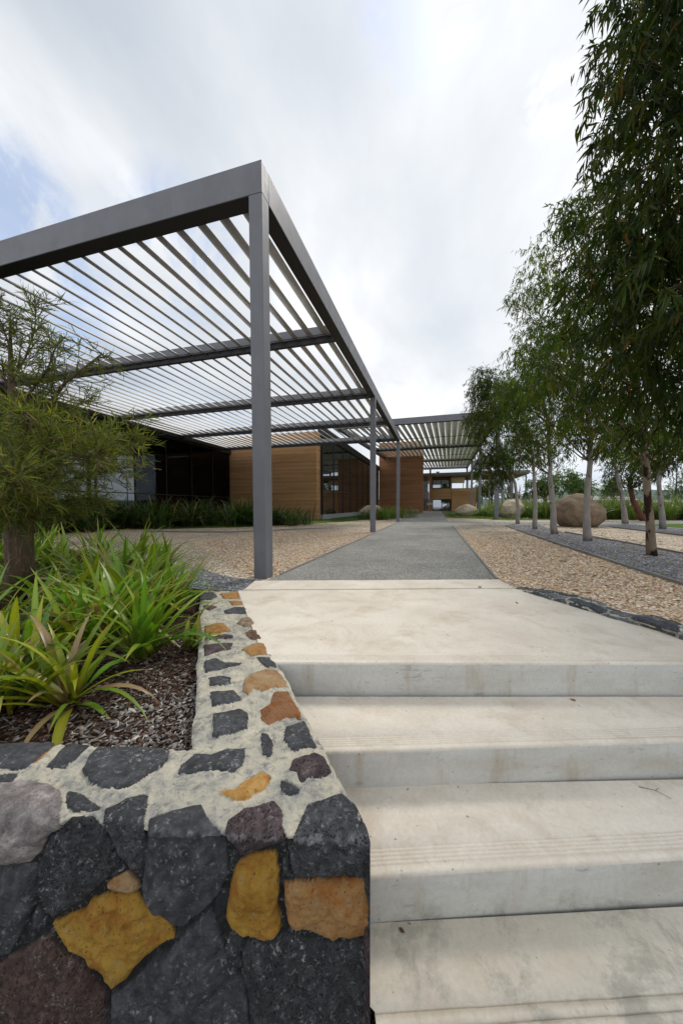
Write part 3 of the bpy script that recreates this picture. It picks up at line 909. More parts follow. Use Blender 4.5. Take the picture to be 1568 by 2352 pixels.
def stone_field(U, S, size, seed, top_mortar, traced=True, aspect=1.0, chart_mask=None, pal=None, gapw=1.0):
    """returns height, colour, pore, kind per sample. kind 0 basalt 1 ochre 2 mortar"""
    H = np.full(U.shape, np.nan); Cc = np.zeros(U.shape + (3,)); Po = np.zeros(U.shape); K = np.full(U.shape, 2)
    wob = 0.0048 * vnoise(U, S, U * 0, 38, 3, 3)
    done = np.zeros(U.shape, bool)
    if traced:
        for i, (q, c, por, kind, h) in enumerate(SP):
            m = (U > q[:, 0].min() - .01) & (U < q[:, 0].max() + .01) & (S > q[:, 1].min() - .01) & (S < q[:, 1].max() + .01)
            if not m.any(): continue
            sd = poly_sd(q, U[m], S[m]) + wob[m]
            fb = np.clip((0.03 - S[m] + 0.012 * vnoise(U[m], S[m] * 0, U[m] * 0, 14, i, 2)) / 0.06, 0, 1); fb = fb * fb * (3 - 2 * fb)
            front = fb
            W_ = lambda a_, b__: b__ + (a_ - b__) * fb
            ins = sd > 0
            rr = W_(0.0075, 0.005)
            prof = 1 - np.exp(-np.maximum(sd, 0) / rr)
            tilt = (U[m] - q[:, 0].mean()) * random.uniform(-.07, .07) + (S[m] - q[:, 1].mean()) * random.uniform(-.05, .05)
            rough = 0.007 * vnoise(U[m], S[m], S[m] * 0, 26, i + 5, 5) * W_(1.3, 0.7)
            rid = -np.abs(vnoise(U[m], S[m], S[m] * 0, 10, i + 9, 3)) * 0.026 * front - np.abs(vnoise(U[m], S[m], S[m] * 0, 34, i + 19, 3)) * 0.008 * front
            hh = W_(-0.026 + 0.026 * prof, -0.003 + 0.011 * prof) + h * prof * W_(1.0, .6) + (tilt + rough + rid) * prof
            fr_ = np.random.default_rng(900 + i)
            cu, cs = q[:, 0].mean(), q[:, 1].mean(); ex = max(np.ptp(q[:, 0]), np.ptp(q[:, 1])) / 2
            fac = np.full(U[m].shape, 0.0)
            for _f in range(7):
                an = fr_.uniform(0, 6.28); sl_ = fr_.uniform(.12, .5)
                fac = np.minimum(fac, ex * fr_.uniform(.25, .7) * sl_ - sl_ * ((U[m] - cu) * math.cos(an) + (S[m] - cs) * math.sin(an)))
            hh = hh + np.clip(fac, -.022, 0) * W_(1.0, .12) * prof
            if por > 0.5: hh += -0.003 * np.maximum(0, vnoise(U[m], S[m], S[m] * 0, 120, i, 2)) * prof * 2
            idx = np.where(m)
            sel = tuple(a[ins] for a in idx)
            H[sel] = hh[ins]; Cc[sel] = c; Po[sel] = por; K[sel] = kind; done[sel] = True
    # elsewhere
    tm = top_mortar if isinstance(top_mortar, np.ndarray) else np.full(U.shape, bool(top_mortar))
    rest = ~done
    if chart_mask is not None: vor_ok = rest & chart_mask
    else: vor_ok = rest
    if vor_ok.any():
        e, idx, n = voronoi_cells(U, S, size, seed, aspect)
        r = np.random.default_rng(seed + 1)
        pal = pal or [(BAS, 0.2, 0), (BAS2, .8, 0), (BAS, 0, 0), (PUR, .9, 0), (OR2, 0, 1), (BAS, .4, 0), (MAU, .1, 0), (TANS, 0, 1), (BAS2, .3, 0)]
        ch = r.integers(0, len(pal), n)
        hh_ = r.uniform(-.006, .006, n)
        gap = np.where(tm, 0.011, 0.004) * gapw
        ins = vor_ok & (e + wob > gap)
        prof = 1 - np.exp(-np.maximum(e + wob - gap, 0) / np.where(tm, 0.005, 0.012))
        base = np.where(tm, -0.003, -0.026)
        hv = base + prof * (-base + hh_[idx] + 0.003) + 0.006 * vnoise(U, S, U * 0, 24, 77, 4) * prof
        H[ins] = hv[ins]
        colr = np.array([pal[k][0] for k in ch]); Cc[ins] = colr[idx][ins]
        Po[ins] = np.array([pal[k][1] for k in ch])[idx][ins]; K[ins] = np.array([pal[k][2] for k in ch])[idx][ins]
        done |= ins
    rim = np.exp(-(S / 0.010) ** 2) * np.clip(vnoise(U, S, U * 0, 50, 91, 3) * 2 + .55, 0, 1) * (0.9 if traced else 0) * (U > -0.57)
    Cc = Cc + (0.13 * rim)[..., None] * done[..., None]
    rest = ~done
    deep = -0.034 + 0.012 * vnoise(U, S, U * 0, 40, 31, 3)
    flatm = 0.0005 + 0.009 * vnoise(U, S, U * 0, 16, 41, 5) + 0.004 * vnoise(U, S, U * 0, 80, 42, 3)
    H[rest] = np.where(tm, flatm, deep)[rest]
    Cc[rest] = np.where(tm[rest][:, None], (0.5, 0.48, 0.4), (0.02, 0.02, 0.021))
    K[rest] = np.where(tm, 2, 0)[rest]
    return H, Cc, Po, K


def emit_stone(prefix, parent, Pg, Ng, fld, names=('mortar_cap', 'basalt_stones', 'ochre_stones')):
    """grid of base points + normals + field -> up to three part meshes"""
    H, Cc, Po, K = fld
    V = Pg + Ng * H[..., None]
    n, m_ = H.shape
    idx = np.arange(n * m_).reshape(n, m_)
    Q = np.stack([idx[:-1, :-1], idx[1:, :-1], idx[1:, 1:], idx[:-1, 1:]], -1).reshape(-1, 4)
    kf = np.stack([K[:-1, :-1], K[1:, :-1], K[1:, 1:], K[:-1, 1:]], -1).reshape(-1, 4)
    kk = np.where((kf == 2).sum(1) >= 2, 2, np.where((kf == 1).sum(1) >= 2, 1, 0))
    return V.reshape(-1, 3), Q, kk, Cc.reshape(-1, 3), Po.ravel()


def join_parts(chunks, parent, loc):
    for kind, nm, mt in ((2, 'mortar', M['mortar']), (0, 'dark_stones', M['stone']), (1, 'ochre_stones', M['ochre'])):
        Vs, Qs, Cs, Ps, off = [], [], [], [], 0
        for (V, Q, kk, Cc, Po) in chunks:
            q = Q[kk == kind]
            if not len(q): continue
            used, inv = np.unique(q, return_inverse=True)
            Vs.append(V[used]); Cs.append(Cc[used]); Ps.append(Po[used])
            Qs.append(inv.reshape(-1, 4) + off); off += len(used)
        if not Vs: continue
        me = np_mesh(nm, np.concatenate(Vs) - np.array(loc), quads=np.concatenate(Qs), col=np.concatenate(Cs))
        a = me.attributes.new('pore', 'FLOAT', 'POINT')
        pv = np.concatenate(Ps).astype(np.float32)
        a.data.foreach_set('value', pv)
        link(nm, me, mt, parent, smooth=True)


def wall_point(U, S):
    """broken shoulder between the top (s>0) and the face (s<0)"""
    r = 0.020 + 0.038 / (1 + np.exp((U + 0.60) / 0.02)) + 0.012 * vnoise(U, U * 0, U * 0, 9.0, 3, 3)
    Pp = np.zeros(U.shape + (3,)); N = np.zeros(U.shape + (3,))
    t = np.clip((S + r) / (2 * r), 0, 1)            # 0 face .. 1 top
    ang = t * math.pi / 2
    N[..., 0] = -WN[0] * np.cos(ang); N[..., 1] = -WN[1] * np.cos(ang); N[..., 2] = np.sin(ang)
    inn = np.where(S > r, S, np.where(S < -r, 0, r - r * np.cos(ang)))
    zz = np.where(S < -r, S, np.where(S > r, 0, -r + r * np.sin(ang)))
    Pp[..., 0] = WALL_A[0] + WD[0] * U + WN[0] * inn
    Pp[..., 1] = WALL_A[1] + WD[1] * U + WN[1] * inn
    Pp[..., 2] = zz
    return Pp, N


WALL_Z = 0.012
chunks = []
wl = (float(W_ELB[0]), float(W_ELB[1]), -0.8)
swall = empty('stone_wall', wl, 'low dry-look wall of dark basalt and ochre stones with cream mortar on top, beside the steps', 'stone wall')
# piece 1: the arm across the front, seen full face
us = np.concatenate([np.arange(-4.0, -1.15, 0.02), np.arange(-1.15, 0.0005, 0.0035)])
us[-1] = 0.0
ss = np.concatenate([np.arange(-0.82, -0.60, 0.02), np.arange(-0.60, 0.285, 0.0035), [0.285]])
U, S = np.meshgrid(us, ss, indexing='ij')
dirO = (W_OUT - WALL_A)
U = U + np.maximum(S, 0) * (dirO @ WD) / (dirO @ WN) * np.clip(1 + U / 0.5, 0, 1) ** 2
fl = stone_field(U, S, 0.19, 5, S > 0.004, chart_mask=(U < -1.08) | (S < -0.585))
Pg, Ng = wall_point(U, S)
Pg[..., 2] += WALL_Z
edgew = np.exp(-(S / 0.05) ** 2)
Pg[..., 2] -= edgew * (0.006 + 0.010 * vnoise(U, U * 0, U * 0, 7.0, 14, 4))
jag = np.where(S < 0.02, 1.0, np.exp(-((S - 0.02) / 0.03) ** 2)) * 0.010 * vnoise(U, S * .5, U * 0, 8.0, 15, 4)
Pg[..., 0] -= WN[0] * jag; Pg[..., 1] -= WN[1] * jag
# let the right end lean outwards slightly, as the end stones bulge
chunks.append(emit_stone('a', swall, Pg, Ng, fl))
# piece 2: the arm running back beside the steps (top only)
tt = np.linspace(0, 1, 560); bb = np.linspace(0, 1, 84)
T, Bq = np.meshgrid(tt, bb, indexing='ij')
o0 = WALL_A + WN * 0.285; dirO = (W_OUT - WALL_A)
tO = 0.285 / (dirO @ WN)
o0 = WALL_A + dirO * tO
oL = o0[None, None] + (W_OUT - o0)[None, None] * T[..., None]
i0 = W_ELB
iL = i0[None, None] + (W_IN - i0)[None, None] * T[..., None]
XY = oL + (iL - oL) * Bq[..., None]
D_ = XY - WALL_A
U2, S2 = D_ @ WD, D_ @ WN
fl = stone_field(U2, S2, 0.13, 9, np.ones(U2.shape, bool), chart_mask=(T > 0.97) & (Bq < -1))
Pg = np.concatenate([XY, np.full(T.shape + (1,), WALL_Z)], -1); Ng = np.zeros_like(Pg); Ng[..., 2] = 1
# soften both long shoulders
sh = np.minimum(Bq, 1 - Bq) * 0.36
Pg[..., 2] -= 0.012 * np.exp(-(sh / 0.012))
# waviness of the two long edges
ed = 0.014 * vnoise(T * 3, Bq * 0, T * 0, 4.0, 12, 4)
dd = (iL - oL); dd = dd / np.linalg.norm(dd, axis=-1, keepdims=True)
Pg[..., :2] += dd * (ed * np.exp(-(Bq * 0.36 / 0.05)) - ed[::-1] * np.exp(-((1 - Bq) * 0.36 / 0.05)))[..., None]
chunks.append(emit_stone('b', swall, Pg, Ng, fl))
EDGE_O, EDGE_I = Pg[:, 0].copy(), Pg[:, -1].copy()


def skirt(line_xyz, zbot, nrm_sign, seed, cell=0.15, inset=0.004, dz=0.006, fade=0):
    """faces hanging from an edge polyline: rough stones, narrow joints"""
    L = np.array(line_xyz)[:, :3]
    seglen = np.r_[0, np.cumsum(np.linalg.norm(np.diff(L[:, :2], axis=0), axis=1))]
    nz = max(3, int((L[:, 2].mean() - zbot) / dz))
    zs = np.linspace(0, 1, nz)
    U, Z = np.meshgrid(seglen, zs, indexing='ij')
    P3 = np.zeros(U.shape + (3,))
    P3[..., :2] = L[:, None, :2]; P3[..., 2] = L[:, None, 2] + (zbot - L[:, None, 2]) * Z
    tg = np.gradient(L[:, :2], axis=0); k = 15
    tg = np.stack([np.convolve(np.pad(tg[:, i], k, mode='edge'), np.ones(2 * k + 1) / (2 * k + 1), 'valid') for i in (0, 1)], -1)
    tg /= np.linalg.norm(tg, axis=1, keepdims=True)
    N = np.zeros_like(P3); N[..., 0] = (tg[:, 1] * nrm_sign)[:, None]; N[..., 1] = (-tg[:, 0] * nrm_sign)[:, None]
    H, Cc, Po, K = stone_field(U, P3[..., 2], cell, seed, False, traced=False, aspect=1.2, pal=[(BAS, .3, 0), (BAS2, .8, 0), (OR2, 0, 1), (BAS, .1, 0), (PUR, .8, 0), (BAS2, .2, 0)])
    H = H * np.clip(Z * nz / 4.0, 0.0, 1) - inset * np.clip(Z * nz / 4.0, 0, 1)
    if fade: H = H * np.clip(U / fade, 0, 1)
    K = np.where(K == 2, 0, K)
    return emit_stone('s', None, P3, N, (H, Cc, Po, K))


# stair side (outer), bed side (inner), the front arm's inner side and right end
chunks.append(skirt(EDGE_O[::2], -0.8, 1, 21))
chunks.append(skirt(EDGE_I[::2], -0.12, -1, 22))
e2 = [wall_point(np.array([u]), np.array([0.285]))[0][0] + np.array((0, 0, WALL_Z)) for u in np.linspace(-0.6, -4.0, 300)]
chunks.append(skirt(e2, -0.12, 1, 23))
e3 = [(*(WALL_A + (o0 - WALL_A) * t), WALL_Z - 0.004) for t in np.linspace(0, 1, 60)]
chunks.append(skirt(e3, -0.8, 1, 24, inset=0.004, fade=.09))
e4 = [(*(W_OUT + (W_IN - W_OUT) * t), WALL_Z - 0.012) for t in np.linspace(0, 1, 60)]
chunks.append(skirt(e4, -0.1, 1, 25))
# corner filler between the front arm's right end and the long arm
join_parts(chunks, swall, wl)

# low dark stone edging wall on the right of the landing
rw_loc = (float(RW0[0]), float(RW0[1]), 0.0)
rwall = empty('stone_edging_wall', rw_loc, 'low rough kerb wall of dark slate-like stones on the right edge of the landing', 'stone wall')
nrmR = np.array((-RWD[1], RWD[0]))
if nrmR[0] < 0: nrmR = -nrmR
tt = np.arange(0, 3.3, 0.0075); bb = np.concatenate([np.linspace(-0.16, 0, 24), np.linspace(0.004, 0.20, 34)])
T, Bq = np.meshgrid(tt, bb, indexing='ij')
H, Cc, Po, K = stone_field(T, Bq * 1.0, 0.24, 61, True, traced=False, aspect=2.1, pal=[((.085, .095, .11), .1, 0), ((.06, .066, .075), .2, 0), ((.12, .125, .135), 0, 0), ((.09, .08, .08), .2, 0)], gapw=.5)
K = np.where(K == 2, np.where(vnoise(T, Bq, T * 0, 9, 5, 2) > -0.25, 2, 0), K)
Cc = np.where((K == 0)[..., None], Cc * 1.15, Cc)
hgt = 0.052 + 0.018 * vnoise(T, T * 0, T * 0, 5, 8, 3)
taper = np.clip(T / 0.25, 0.25, 1)
top = Bq > 0
wv = 0.02 * vnoise(T, T * 0, T * 0, 7, 19, 3) * taper
XYb = RW0[None, None] + RWD[None, None] * T[..., None] + nrmR[None, None] * (np.where(top, Bq, 0) + wv)[..., None]
zb = np.where(top, hgt * taper, hgt * taper + Bq * 1.0) - np.where(Bq > 0.16, (Bq - 0.16) * 1.4, 0)
Pg = np.concatenate([XYb, zb[..., None]], -1)
Ng = np.zeros_like(Pg)
ang = np.clip((Bq + 0.01) / 0.03, 0, 1) * math.pi / 2
Ng[..., 0] = -nrmR[0] * np.cos(ang); Ng[..., 1] = -nrmR[1] * np.cos(ang); Ng[..., 2] = np.sin(ang)
H = H * 1.6 + 0.01 * vnoise(T, Bq, T * 0, 14, 66, 3)
join_parts([emit_stone('r', rwall, Pg, Ng, (H, Cc, Po, K))], rwall, rw_loc)
# its buried face down beside the steps
bmq = MB()
q0, q1 = RW0 + nrmR * 0.03, RW_END + nrmR * 0.03
bmq.quad((q0[0], q0[1], -0.8), (q1[0], q1[1], -0.8), (q1[0], q1[1], 0.0), (q0[0], q0[1], 0.0))
bmq.build('buried_face', M['riser'], rwall).location = (-rw_loc[0], -rw_loc[1], 0)

# ------------------------------------------------------------------ pergolas
def pergola(name, lab, x0, x1, y0, y1, zb, posts, cross, post_w, beam_w, beam_h, pitch, blade_w, tilt, first_x, sub=None, rot=0.0, slope=0.0, mid=None, inner=True):
    """x1 = right side; zb = underside of the beams; posts: list of (x, y)"""
    root = empty(name, (x1, y0, 0), lab, 'pergola', rz=rot)
    def Lc(x, y, z): return (x - x1, y - y0, z)
    def bx(mb, a, b_, c, d, e, f, bev=0.004): mb.box(a - x1, b_ - x1, c - y0, d - y0, e, f, bev)
    zf = lambda y: zb + slope * (y - y0)
    mb = MB(); bx(mb, x0, x1, y0, y0 + beam_w, zb, zb + beam_h); mb.build('front_beam', M['steel'], root)
    # side beam; black strips paint shade on its underside and inner side
    def sloped(xa, xb, ya, yb, h, name_, m_):
        mb = MB()
        pts = [(xa - x1, ya - y0), (xb - x1, ya - y0), (xb - x1, yb - y0), (xa - x1, yb - y0)]
        zl = [zf(ya), zf(ya), zf(yb), zf(yb)]
        mb.prism(pts, zl, [z + h for z in zl])
        bmesh.ops.bevel(mb.bm, geom=list(mb.bm.edges), offset=0.004, segments=1, affect='EDGES')
        return mb.build(name_, m_, root)
    sloped(x1 - beam_w, x1, y0 + beam_w + 0.001, y1, beam_h, 'side_beam', M['steel'])
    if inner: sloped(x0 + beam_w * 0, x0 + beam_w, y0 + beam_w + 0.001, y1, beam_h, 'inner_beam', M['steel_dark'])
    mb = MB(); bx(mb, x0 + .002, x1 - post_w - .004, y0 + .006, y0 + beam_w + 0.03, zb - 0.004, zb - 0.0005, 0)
    bx(mb, x0 + .002, x1 - beam_w - .004, y0 + beam_w + 0.0005, y0 + beam_w + 0.03, zb, zb + beam_h * .6, 0); mb.build('beam_shade_strip', M['black'], root)  # black strips painting shade under and inside the front beam
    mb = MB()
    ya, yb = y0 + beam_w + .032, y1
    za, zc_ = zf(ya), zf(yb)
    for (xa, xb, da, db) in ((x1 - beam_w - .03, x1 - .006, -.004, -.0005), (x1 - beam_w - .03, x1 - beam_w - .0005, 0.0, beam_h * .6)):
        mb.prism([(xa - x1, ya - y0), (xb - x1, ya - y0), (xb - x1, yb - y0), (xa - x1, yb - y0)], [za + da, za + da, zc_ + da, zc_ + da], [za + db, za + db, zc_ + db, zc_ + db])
    mb.build('beam_shade_strip', M['black'], root)
    for (px, py_) in posts:
        mb = MB(); bx(mb, px - post_w, px, py_, py_ + post_w, 0, zf(py_) - 0.001, 0.006)
        mb.build('post', M['steel'], root)
    for k, cy_ in enumerate(cross):
        z = zf(cy_)
        mb = MB()
        a, b_ = x0 + (beam_w if inner else 0) + .002, x1 - beam_w - .002
        bx(mb, a, b_, cy_ - 0.045, cy_ + 0.045, z - 0.002, z + 0.05, 0)
        bx(mb, a, b_, cy_ - 0.008, cy_ + 0.008, z + 0.051, z + beam_h * 0.5, 0)
        mu = MB(); bx(mu, a, b_, cy_ - 0.014, cy_ + 0.014, z + beam_h * 0.5 + .002, z + beam_h, 0)
        bx(mu, a, b_, cy_ - 0.05, cy_ - .0145, z + beam_h * 0.36, z + beam_h * 0.40, 0)
        mu.build('blade_rail', M['steel'], root)
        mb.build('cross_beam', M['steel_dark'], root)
        ys = (cross[k])
    allc = [y0] + list(cross)
    if blade_w > .4:
        for a, b_ in zip(allc, allc[1:]):
            mb = MB(); ym = (a + b_) / 2; z = zf(ym) + 0.10
            bx(mb, x0 + .3, x1 - beam_w - .002, ym - 0.02, ym + 0.02, z - 0.055, z - 0.02, 0)
            mb.build('joint_rail', M['steel_dark'], root)
    bays = [y0 + beam_w] + list(cross)
    if bays[-1] < y1 - 0.3: bays.append(y1)
    # blades: slim ellipses tilted towards the path, one run per bay
    n = int((x1 - beam_w - x0) / pitch)
    ca, sa = math.cos(tilt), math.sin(tilt)
    prof = []
    K_ = 10
    for k in range(K_):
        t = 2 * math.pi * k / K_
        e, h_ = math.cos(t) * blade_w / 2, math.sin(t) * blade_w * 0.085
        prof.append((e * ca + h_ * sa, -e * sa + h_ * ca))     # right edge low
    for i in range(n):
        cxm = first_x - i * pitch
        if cxm < x0 + beam_w + blade_w * .4: break
        V, Q, T_ = [], [], []
        for a, b_ in zip(bays, bays[1:]):
            a_, c_ = a + 0.052, b_ - 0.052
            off = len(V)
            for yy in (a_, c_):
                zc = zf(yy) + 0.10 + abs(sa) * blade_w / 2
                V += [(cxm + px - x1, yy - y0, zc + pz_) for px, pz_ in prof]
            for k in range(K_):
                Q.append((off + k, off + (k + 1) % K_, off + K_ + (k + 1) % K_, off + K_ + k))
            for e_ in (0, K_):
                for k in range(1, K_ - 1):
                    T_.append((off + e_, off + e_ + k, off + e_ + k + 1))
        me = np_mesh('louvre_blade', V, quads=Q, tris=T_)
        o_ = link('louvre_blade', me, M['louvre'] if blade_w > .4 else M['louvre_mill'], root)
        bm = bmesh.new(); bm.from_mesh(me); bmesh.ops.recalc_face_normals(bm, faces=bm.faces)
        for f_ in bm.faces: f_.smooth = len(f_.verts) == 4
        bm.to_mesh(me); bm.free()
    return root


TILT = math.radians(28)
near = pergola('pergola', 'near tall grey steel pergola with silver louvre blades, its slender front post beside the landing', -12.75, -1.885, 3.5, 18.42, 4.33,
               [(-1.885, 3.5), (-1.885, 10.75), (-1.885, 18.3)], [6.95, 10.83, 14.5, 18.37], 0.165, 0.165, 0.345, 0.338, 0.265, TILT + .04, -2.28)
# little bolts on the front post
mb = MB()
mb.bm.free()
for z, x in ((0.30, 0.05), (0.42, 0.04), (0.52, 0.03), (1.05, 0.03)):
    mb = MB()
    bmesh.ops.create_uvsphere(mb.bm, u_segments=8, v_segments=5, radius=0.006, matrix=Matrix.Translation((-x, 0.0, z)))
    mb.build('bolt', M['steel'], near, norm=False)
far_rot = -math.radians(2.0)
fy0, fx1 = 22.6, 3.75
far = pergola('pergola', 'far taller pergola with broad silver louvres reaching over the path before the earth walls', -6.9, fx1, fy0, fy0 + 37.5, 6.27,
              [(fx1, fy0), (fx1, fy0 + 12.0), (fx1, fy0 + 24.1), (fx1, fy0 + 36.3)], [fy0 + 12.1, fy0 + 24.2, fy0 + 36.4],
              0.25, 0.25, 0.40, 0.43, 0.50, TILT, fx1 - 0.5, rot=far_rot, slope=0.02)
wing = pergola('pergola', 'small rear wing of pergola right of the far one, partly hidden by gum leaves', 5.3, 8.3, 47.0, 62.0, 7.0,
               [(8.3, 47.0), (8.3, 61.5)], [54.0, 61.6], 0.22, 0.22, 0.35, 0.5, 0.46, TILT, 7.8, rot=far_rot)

# ------------------------------------------------------------------ buildings
# rammed earth walls
def earth_wall(name, lab, x0, x1, y0, y1, h, m_, joints=()):
    root = empty(name, (x1, y0, 0), lab, 'earth wall')
    xs = [x0] + list(joints) + [x1]
    for a, b_ in zip(xs, xs[1:]):
        mb = MB(); mb.box(a - x1 + (0.012 if a != x0 else 0), b_ - x1, 0, y1 - y0, -0.1, h, 0.015); mb.build('wall_panel', m_, root)
        if b_ != x1:
            mb = MB(); mb.box(b_ - x1 + 0.001, b_ - x1 + 0.011, 0.02, y1 - y0 - .02, -0.1, h - 0.02); mb.build('joint', M['earth_red'], root)
    return root


earth_wall('rammed_earth_wall', 'brown rammed earth wall with a pale end face, behind the near pergola\'s front post', -16.0, -6.98, 19.35, 20.1, 5.35, M['earth'], (-10.35,))
earth_wall('rammed_earth_wall', 'tall reddish brown rammed earth wall right of the receding glass, under the far pergola', -6.86, -1.5, 42.0, 42.7, 8.7, M['earth_red'], (-4.0,))


def facade(name, lab, X, y0, y1, z0, z1, n, trans, glassm, plinth, depth=4.0, lamps=(), dim=None):
    root = empty(name, (X, y0, 0), lab, 'glass facade')
    L = y1 - y0
    mb = MB(); mb.box(-0.2, 0.02, 0, L, -0.3, z0); mb.build('plinth', plinth, root)
    p = L / n
    for i in range(n):
        mb = MB(); mb.box(-0.012, 0, i * p + 0.02, (i + 1) * p - 0.02, z0 + .02, z1 - .02); mb.build('pane', glassm if (not dim or y0 + i * p < dim) else M['glass_dim'], root)
        mb = MB(); mb.box(-0.10, 0.045, i * p - 0.022, i * p + 0.022, z0, z1); mb.build('mullion', M['black'], root)
    for z in trans:
        mb = MB(); mb.box(-0.05, 0.03, 0, L, z - 0.02, z + 0.02); mb.build('transom', M['black'], root)
    mb = MB(); mb.box(-0.3, 0.12, 0, L, z1, z1 + 0.5); mb.build('header', M['black'], root)
    # the room behind
    mb = MB()
    mb.box(-depth, -depth + .1, 0, L, -.1, z1 + .3); mb.box(-depth, -0.35, 0, L, z1 + .02, z1 + .3); mb.box(-depth, -0.35, 0, L, -.1, 0.02)
    mb.box(-depth, -0.35, -0.1, -0.01, 0, z1); mb.box(-depth, -0.35, L + .01, L + .1, 0, z1)
    mb.build('room', M['black'], root)
    for (x, y, z, l) in lamps:
        mb = MB(); mb.box(x, x + 0.05, y, y + l, z, z + 0.04); mb.build('strip_light', M['tube'], root)
    return root


facade('glass_building', 'dark glazed building side reflecting sky and trees, left under the near pergola', -12.95, 1.2, 19.3, 0.28, 4.25, 10, (1.45,), M['glass'], M['steel_dark'],
       5.0, ((-1.0, 8.9, 3.35, 1.7), (-2.5, 12.0, 3.0, .7), (-2.5, 13.2, 3.0, .5), (-2.5, 14.4, 3.0, .6)), dim=11.5)
facade('glass_building', 'receding tall glazed wall on a grey plinth between the two rammed earth walls', -6.86, 20.12, 41.9, 0.32, 5.25, 9, (1.9, 3.6), M['glass'], M['plinth'],
       5.0, ((-0.8, 9.0, 3.0, 1.6), (-0.8, 9.0, 3.2, 1.6), (-1.6, 9.2, 3.4, 1.5), (-0.8, 15.0, 3.0, 1.2)))
# dark roof over the left building, set back behind the pergola
rb = empty('dark_roof', (-12.8, 1.0, 0), 'dark flat roof of the glazed building left behind the near pergola', 'roof')
mb = MB(); mb.box(-9, -0.16, 0, 18.2, 4.78, 4.95, 0.01); mb.build('roof_slab', M['steel_dark'], rb)

# far two-storey building: outline points read at its own distance
FY = 56.0


def g56(px, py_): return gy(px, py_, FY)


fb = empty('far_building', (2.0, FY, 0), 'distant two storey brown building with wide flat roof and glass doors at the path end', 'building')


def fbx(name, m_, x0, x1, y0, y1, z0, z1, parent=None, bev=0.0):
    mb = MB(); mb.box(x0 - 2.0, x1 - 2.0, y0 - FY, y1 - FY, z0, z1, bev)
    return mb.build(name, m_, parent or fb)


fbx('wall', M['earth_red'], -0.9, -0.55, FY - .1, FY + 8, -0.1, 5.4)
fbx('wall', M['earth'], -0.55, 2.42, FY + .15, FY + 0.5, 1.95, 3.62)
fbx('wall', M['earth'], 2.43, 6.0, FY, FY + 0.5, -0.1, 3.63)
fbx('wall', M['tan_board'], 2.43, 4.3, FY + 0.02, FY + 0.3, 4.42, 5.3)
fbx('wall', M['earth'], 2.25, 2.43, FY + .05, FY + 8, 3.63, 5.4)
wf = fbx('window', M['black'], -0.55, 2.24, FY + .3, FY + 0.36, 3.63, 5.2)
wf = fbx('window', M['glass_far'], -0.45, 0.72, FY + .27, FY + 0.29, 3.75, 5.1)
fbx('window', M['glass_far'], 0.82, 1.95, FY + .27, FY + 0.29, 3.75, 5.1)
dr = fbx('door', M['black'], -0.52, 2.42, FY + .35, FY + 0.4, -0.05, 1.95)
fbx('pane', M['glass_far'], -0.42, 0.88, FY + .31, FY + 0.34, 0.08, 1.8, None)
fbx('pane', M['glass_far'], 1.0, 2.05, FY + .31, FY + 0.34, 0.08, 1.8, None)
fbx('room', M['black'], -0.5, 2.3, FY + 3, FY + 3.1, 0, 5.3)
fbx('column', M['tan_board'], 5.1, 5.2, FY + 3, FY + 3.1, 3.6, 5.5)
fbx('column', M['tan_board'], 4.5, 4.6, FY + 6, FY + 6.1, 3.6, 5.5)
# roof: thin grey fascia over a timber soffit, long overhang to the right
mb = MB()
mb.prism([(-4.2, -1.2), (11.1, -1.2), (11.1, 9), (-4.2, 9)], [5.42, 5.50, 5.50, 5.42], [5.62, 5.70, 5.70, 5.62]); mb.build('soffit', M['timber'], fb)
mb = MB()
mb.prism([(-4.3, -1.3), (11.2, -1.3), (11.2, 9.2), (-4.3, 9.2)], [5.621, 5.701, 5.701, 5.621], [5.98, 6.05, 6.05, 5.98]); mb.build('roof', M['steel'], fb)
mb = MB(); mb.box(0.1 - 2, 0.45 - 2, 2.0, 2.4, 5.98, 6.4); mb.box(0.0 - 2, 0.55 - 2, 1.9, 2.5, 6.401, 6.5); mb.build('roof_vent', M['plinth'], fb)
for (x, y) in ((13.0, 0.2), (12.0, 6.0), (10.9, -.9), (7.8, -0.6)):
    mb = MB(); wdt = .32 if x == 10.9 else .17
    mb.box(x - 2 - wdt / 2, x - 2 + wdt / 2, y, y + wdt, 0, 5.45); mb.build('column', M['steel'], fb)
gb = empty('glass_lobby', (-1.95, FY - 1.5, 0), 'tall narrow glass lobby with a pale frame beside the far earth wall', 'glass lobby')
mb = MB(); mb.box(0.03, 0.95, 0, 0.02, 0.05, 5.55); mb.build('pane', M['glass_far'], gb)
mb = MB(); mb.box(-0.04, 0.02, -0.03, 0.06, 0, 6.0); mb.build('frame', M['concrete'], gb)
mb = MB(); mb.box(0.96, 1.22, -0.03, 0.2, 0, 6.6); mb.build('post', M['timber'], gb)
mb = MB(); mb.box(0.62, 1.55, -0.12, -0.05, 1.0, 1.35); mb.build('sign_plate', M['plinth'], gb)

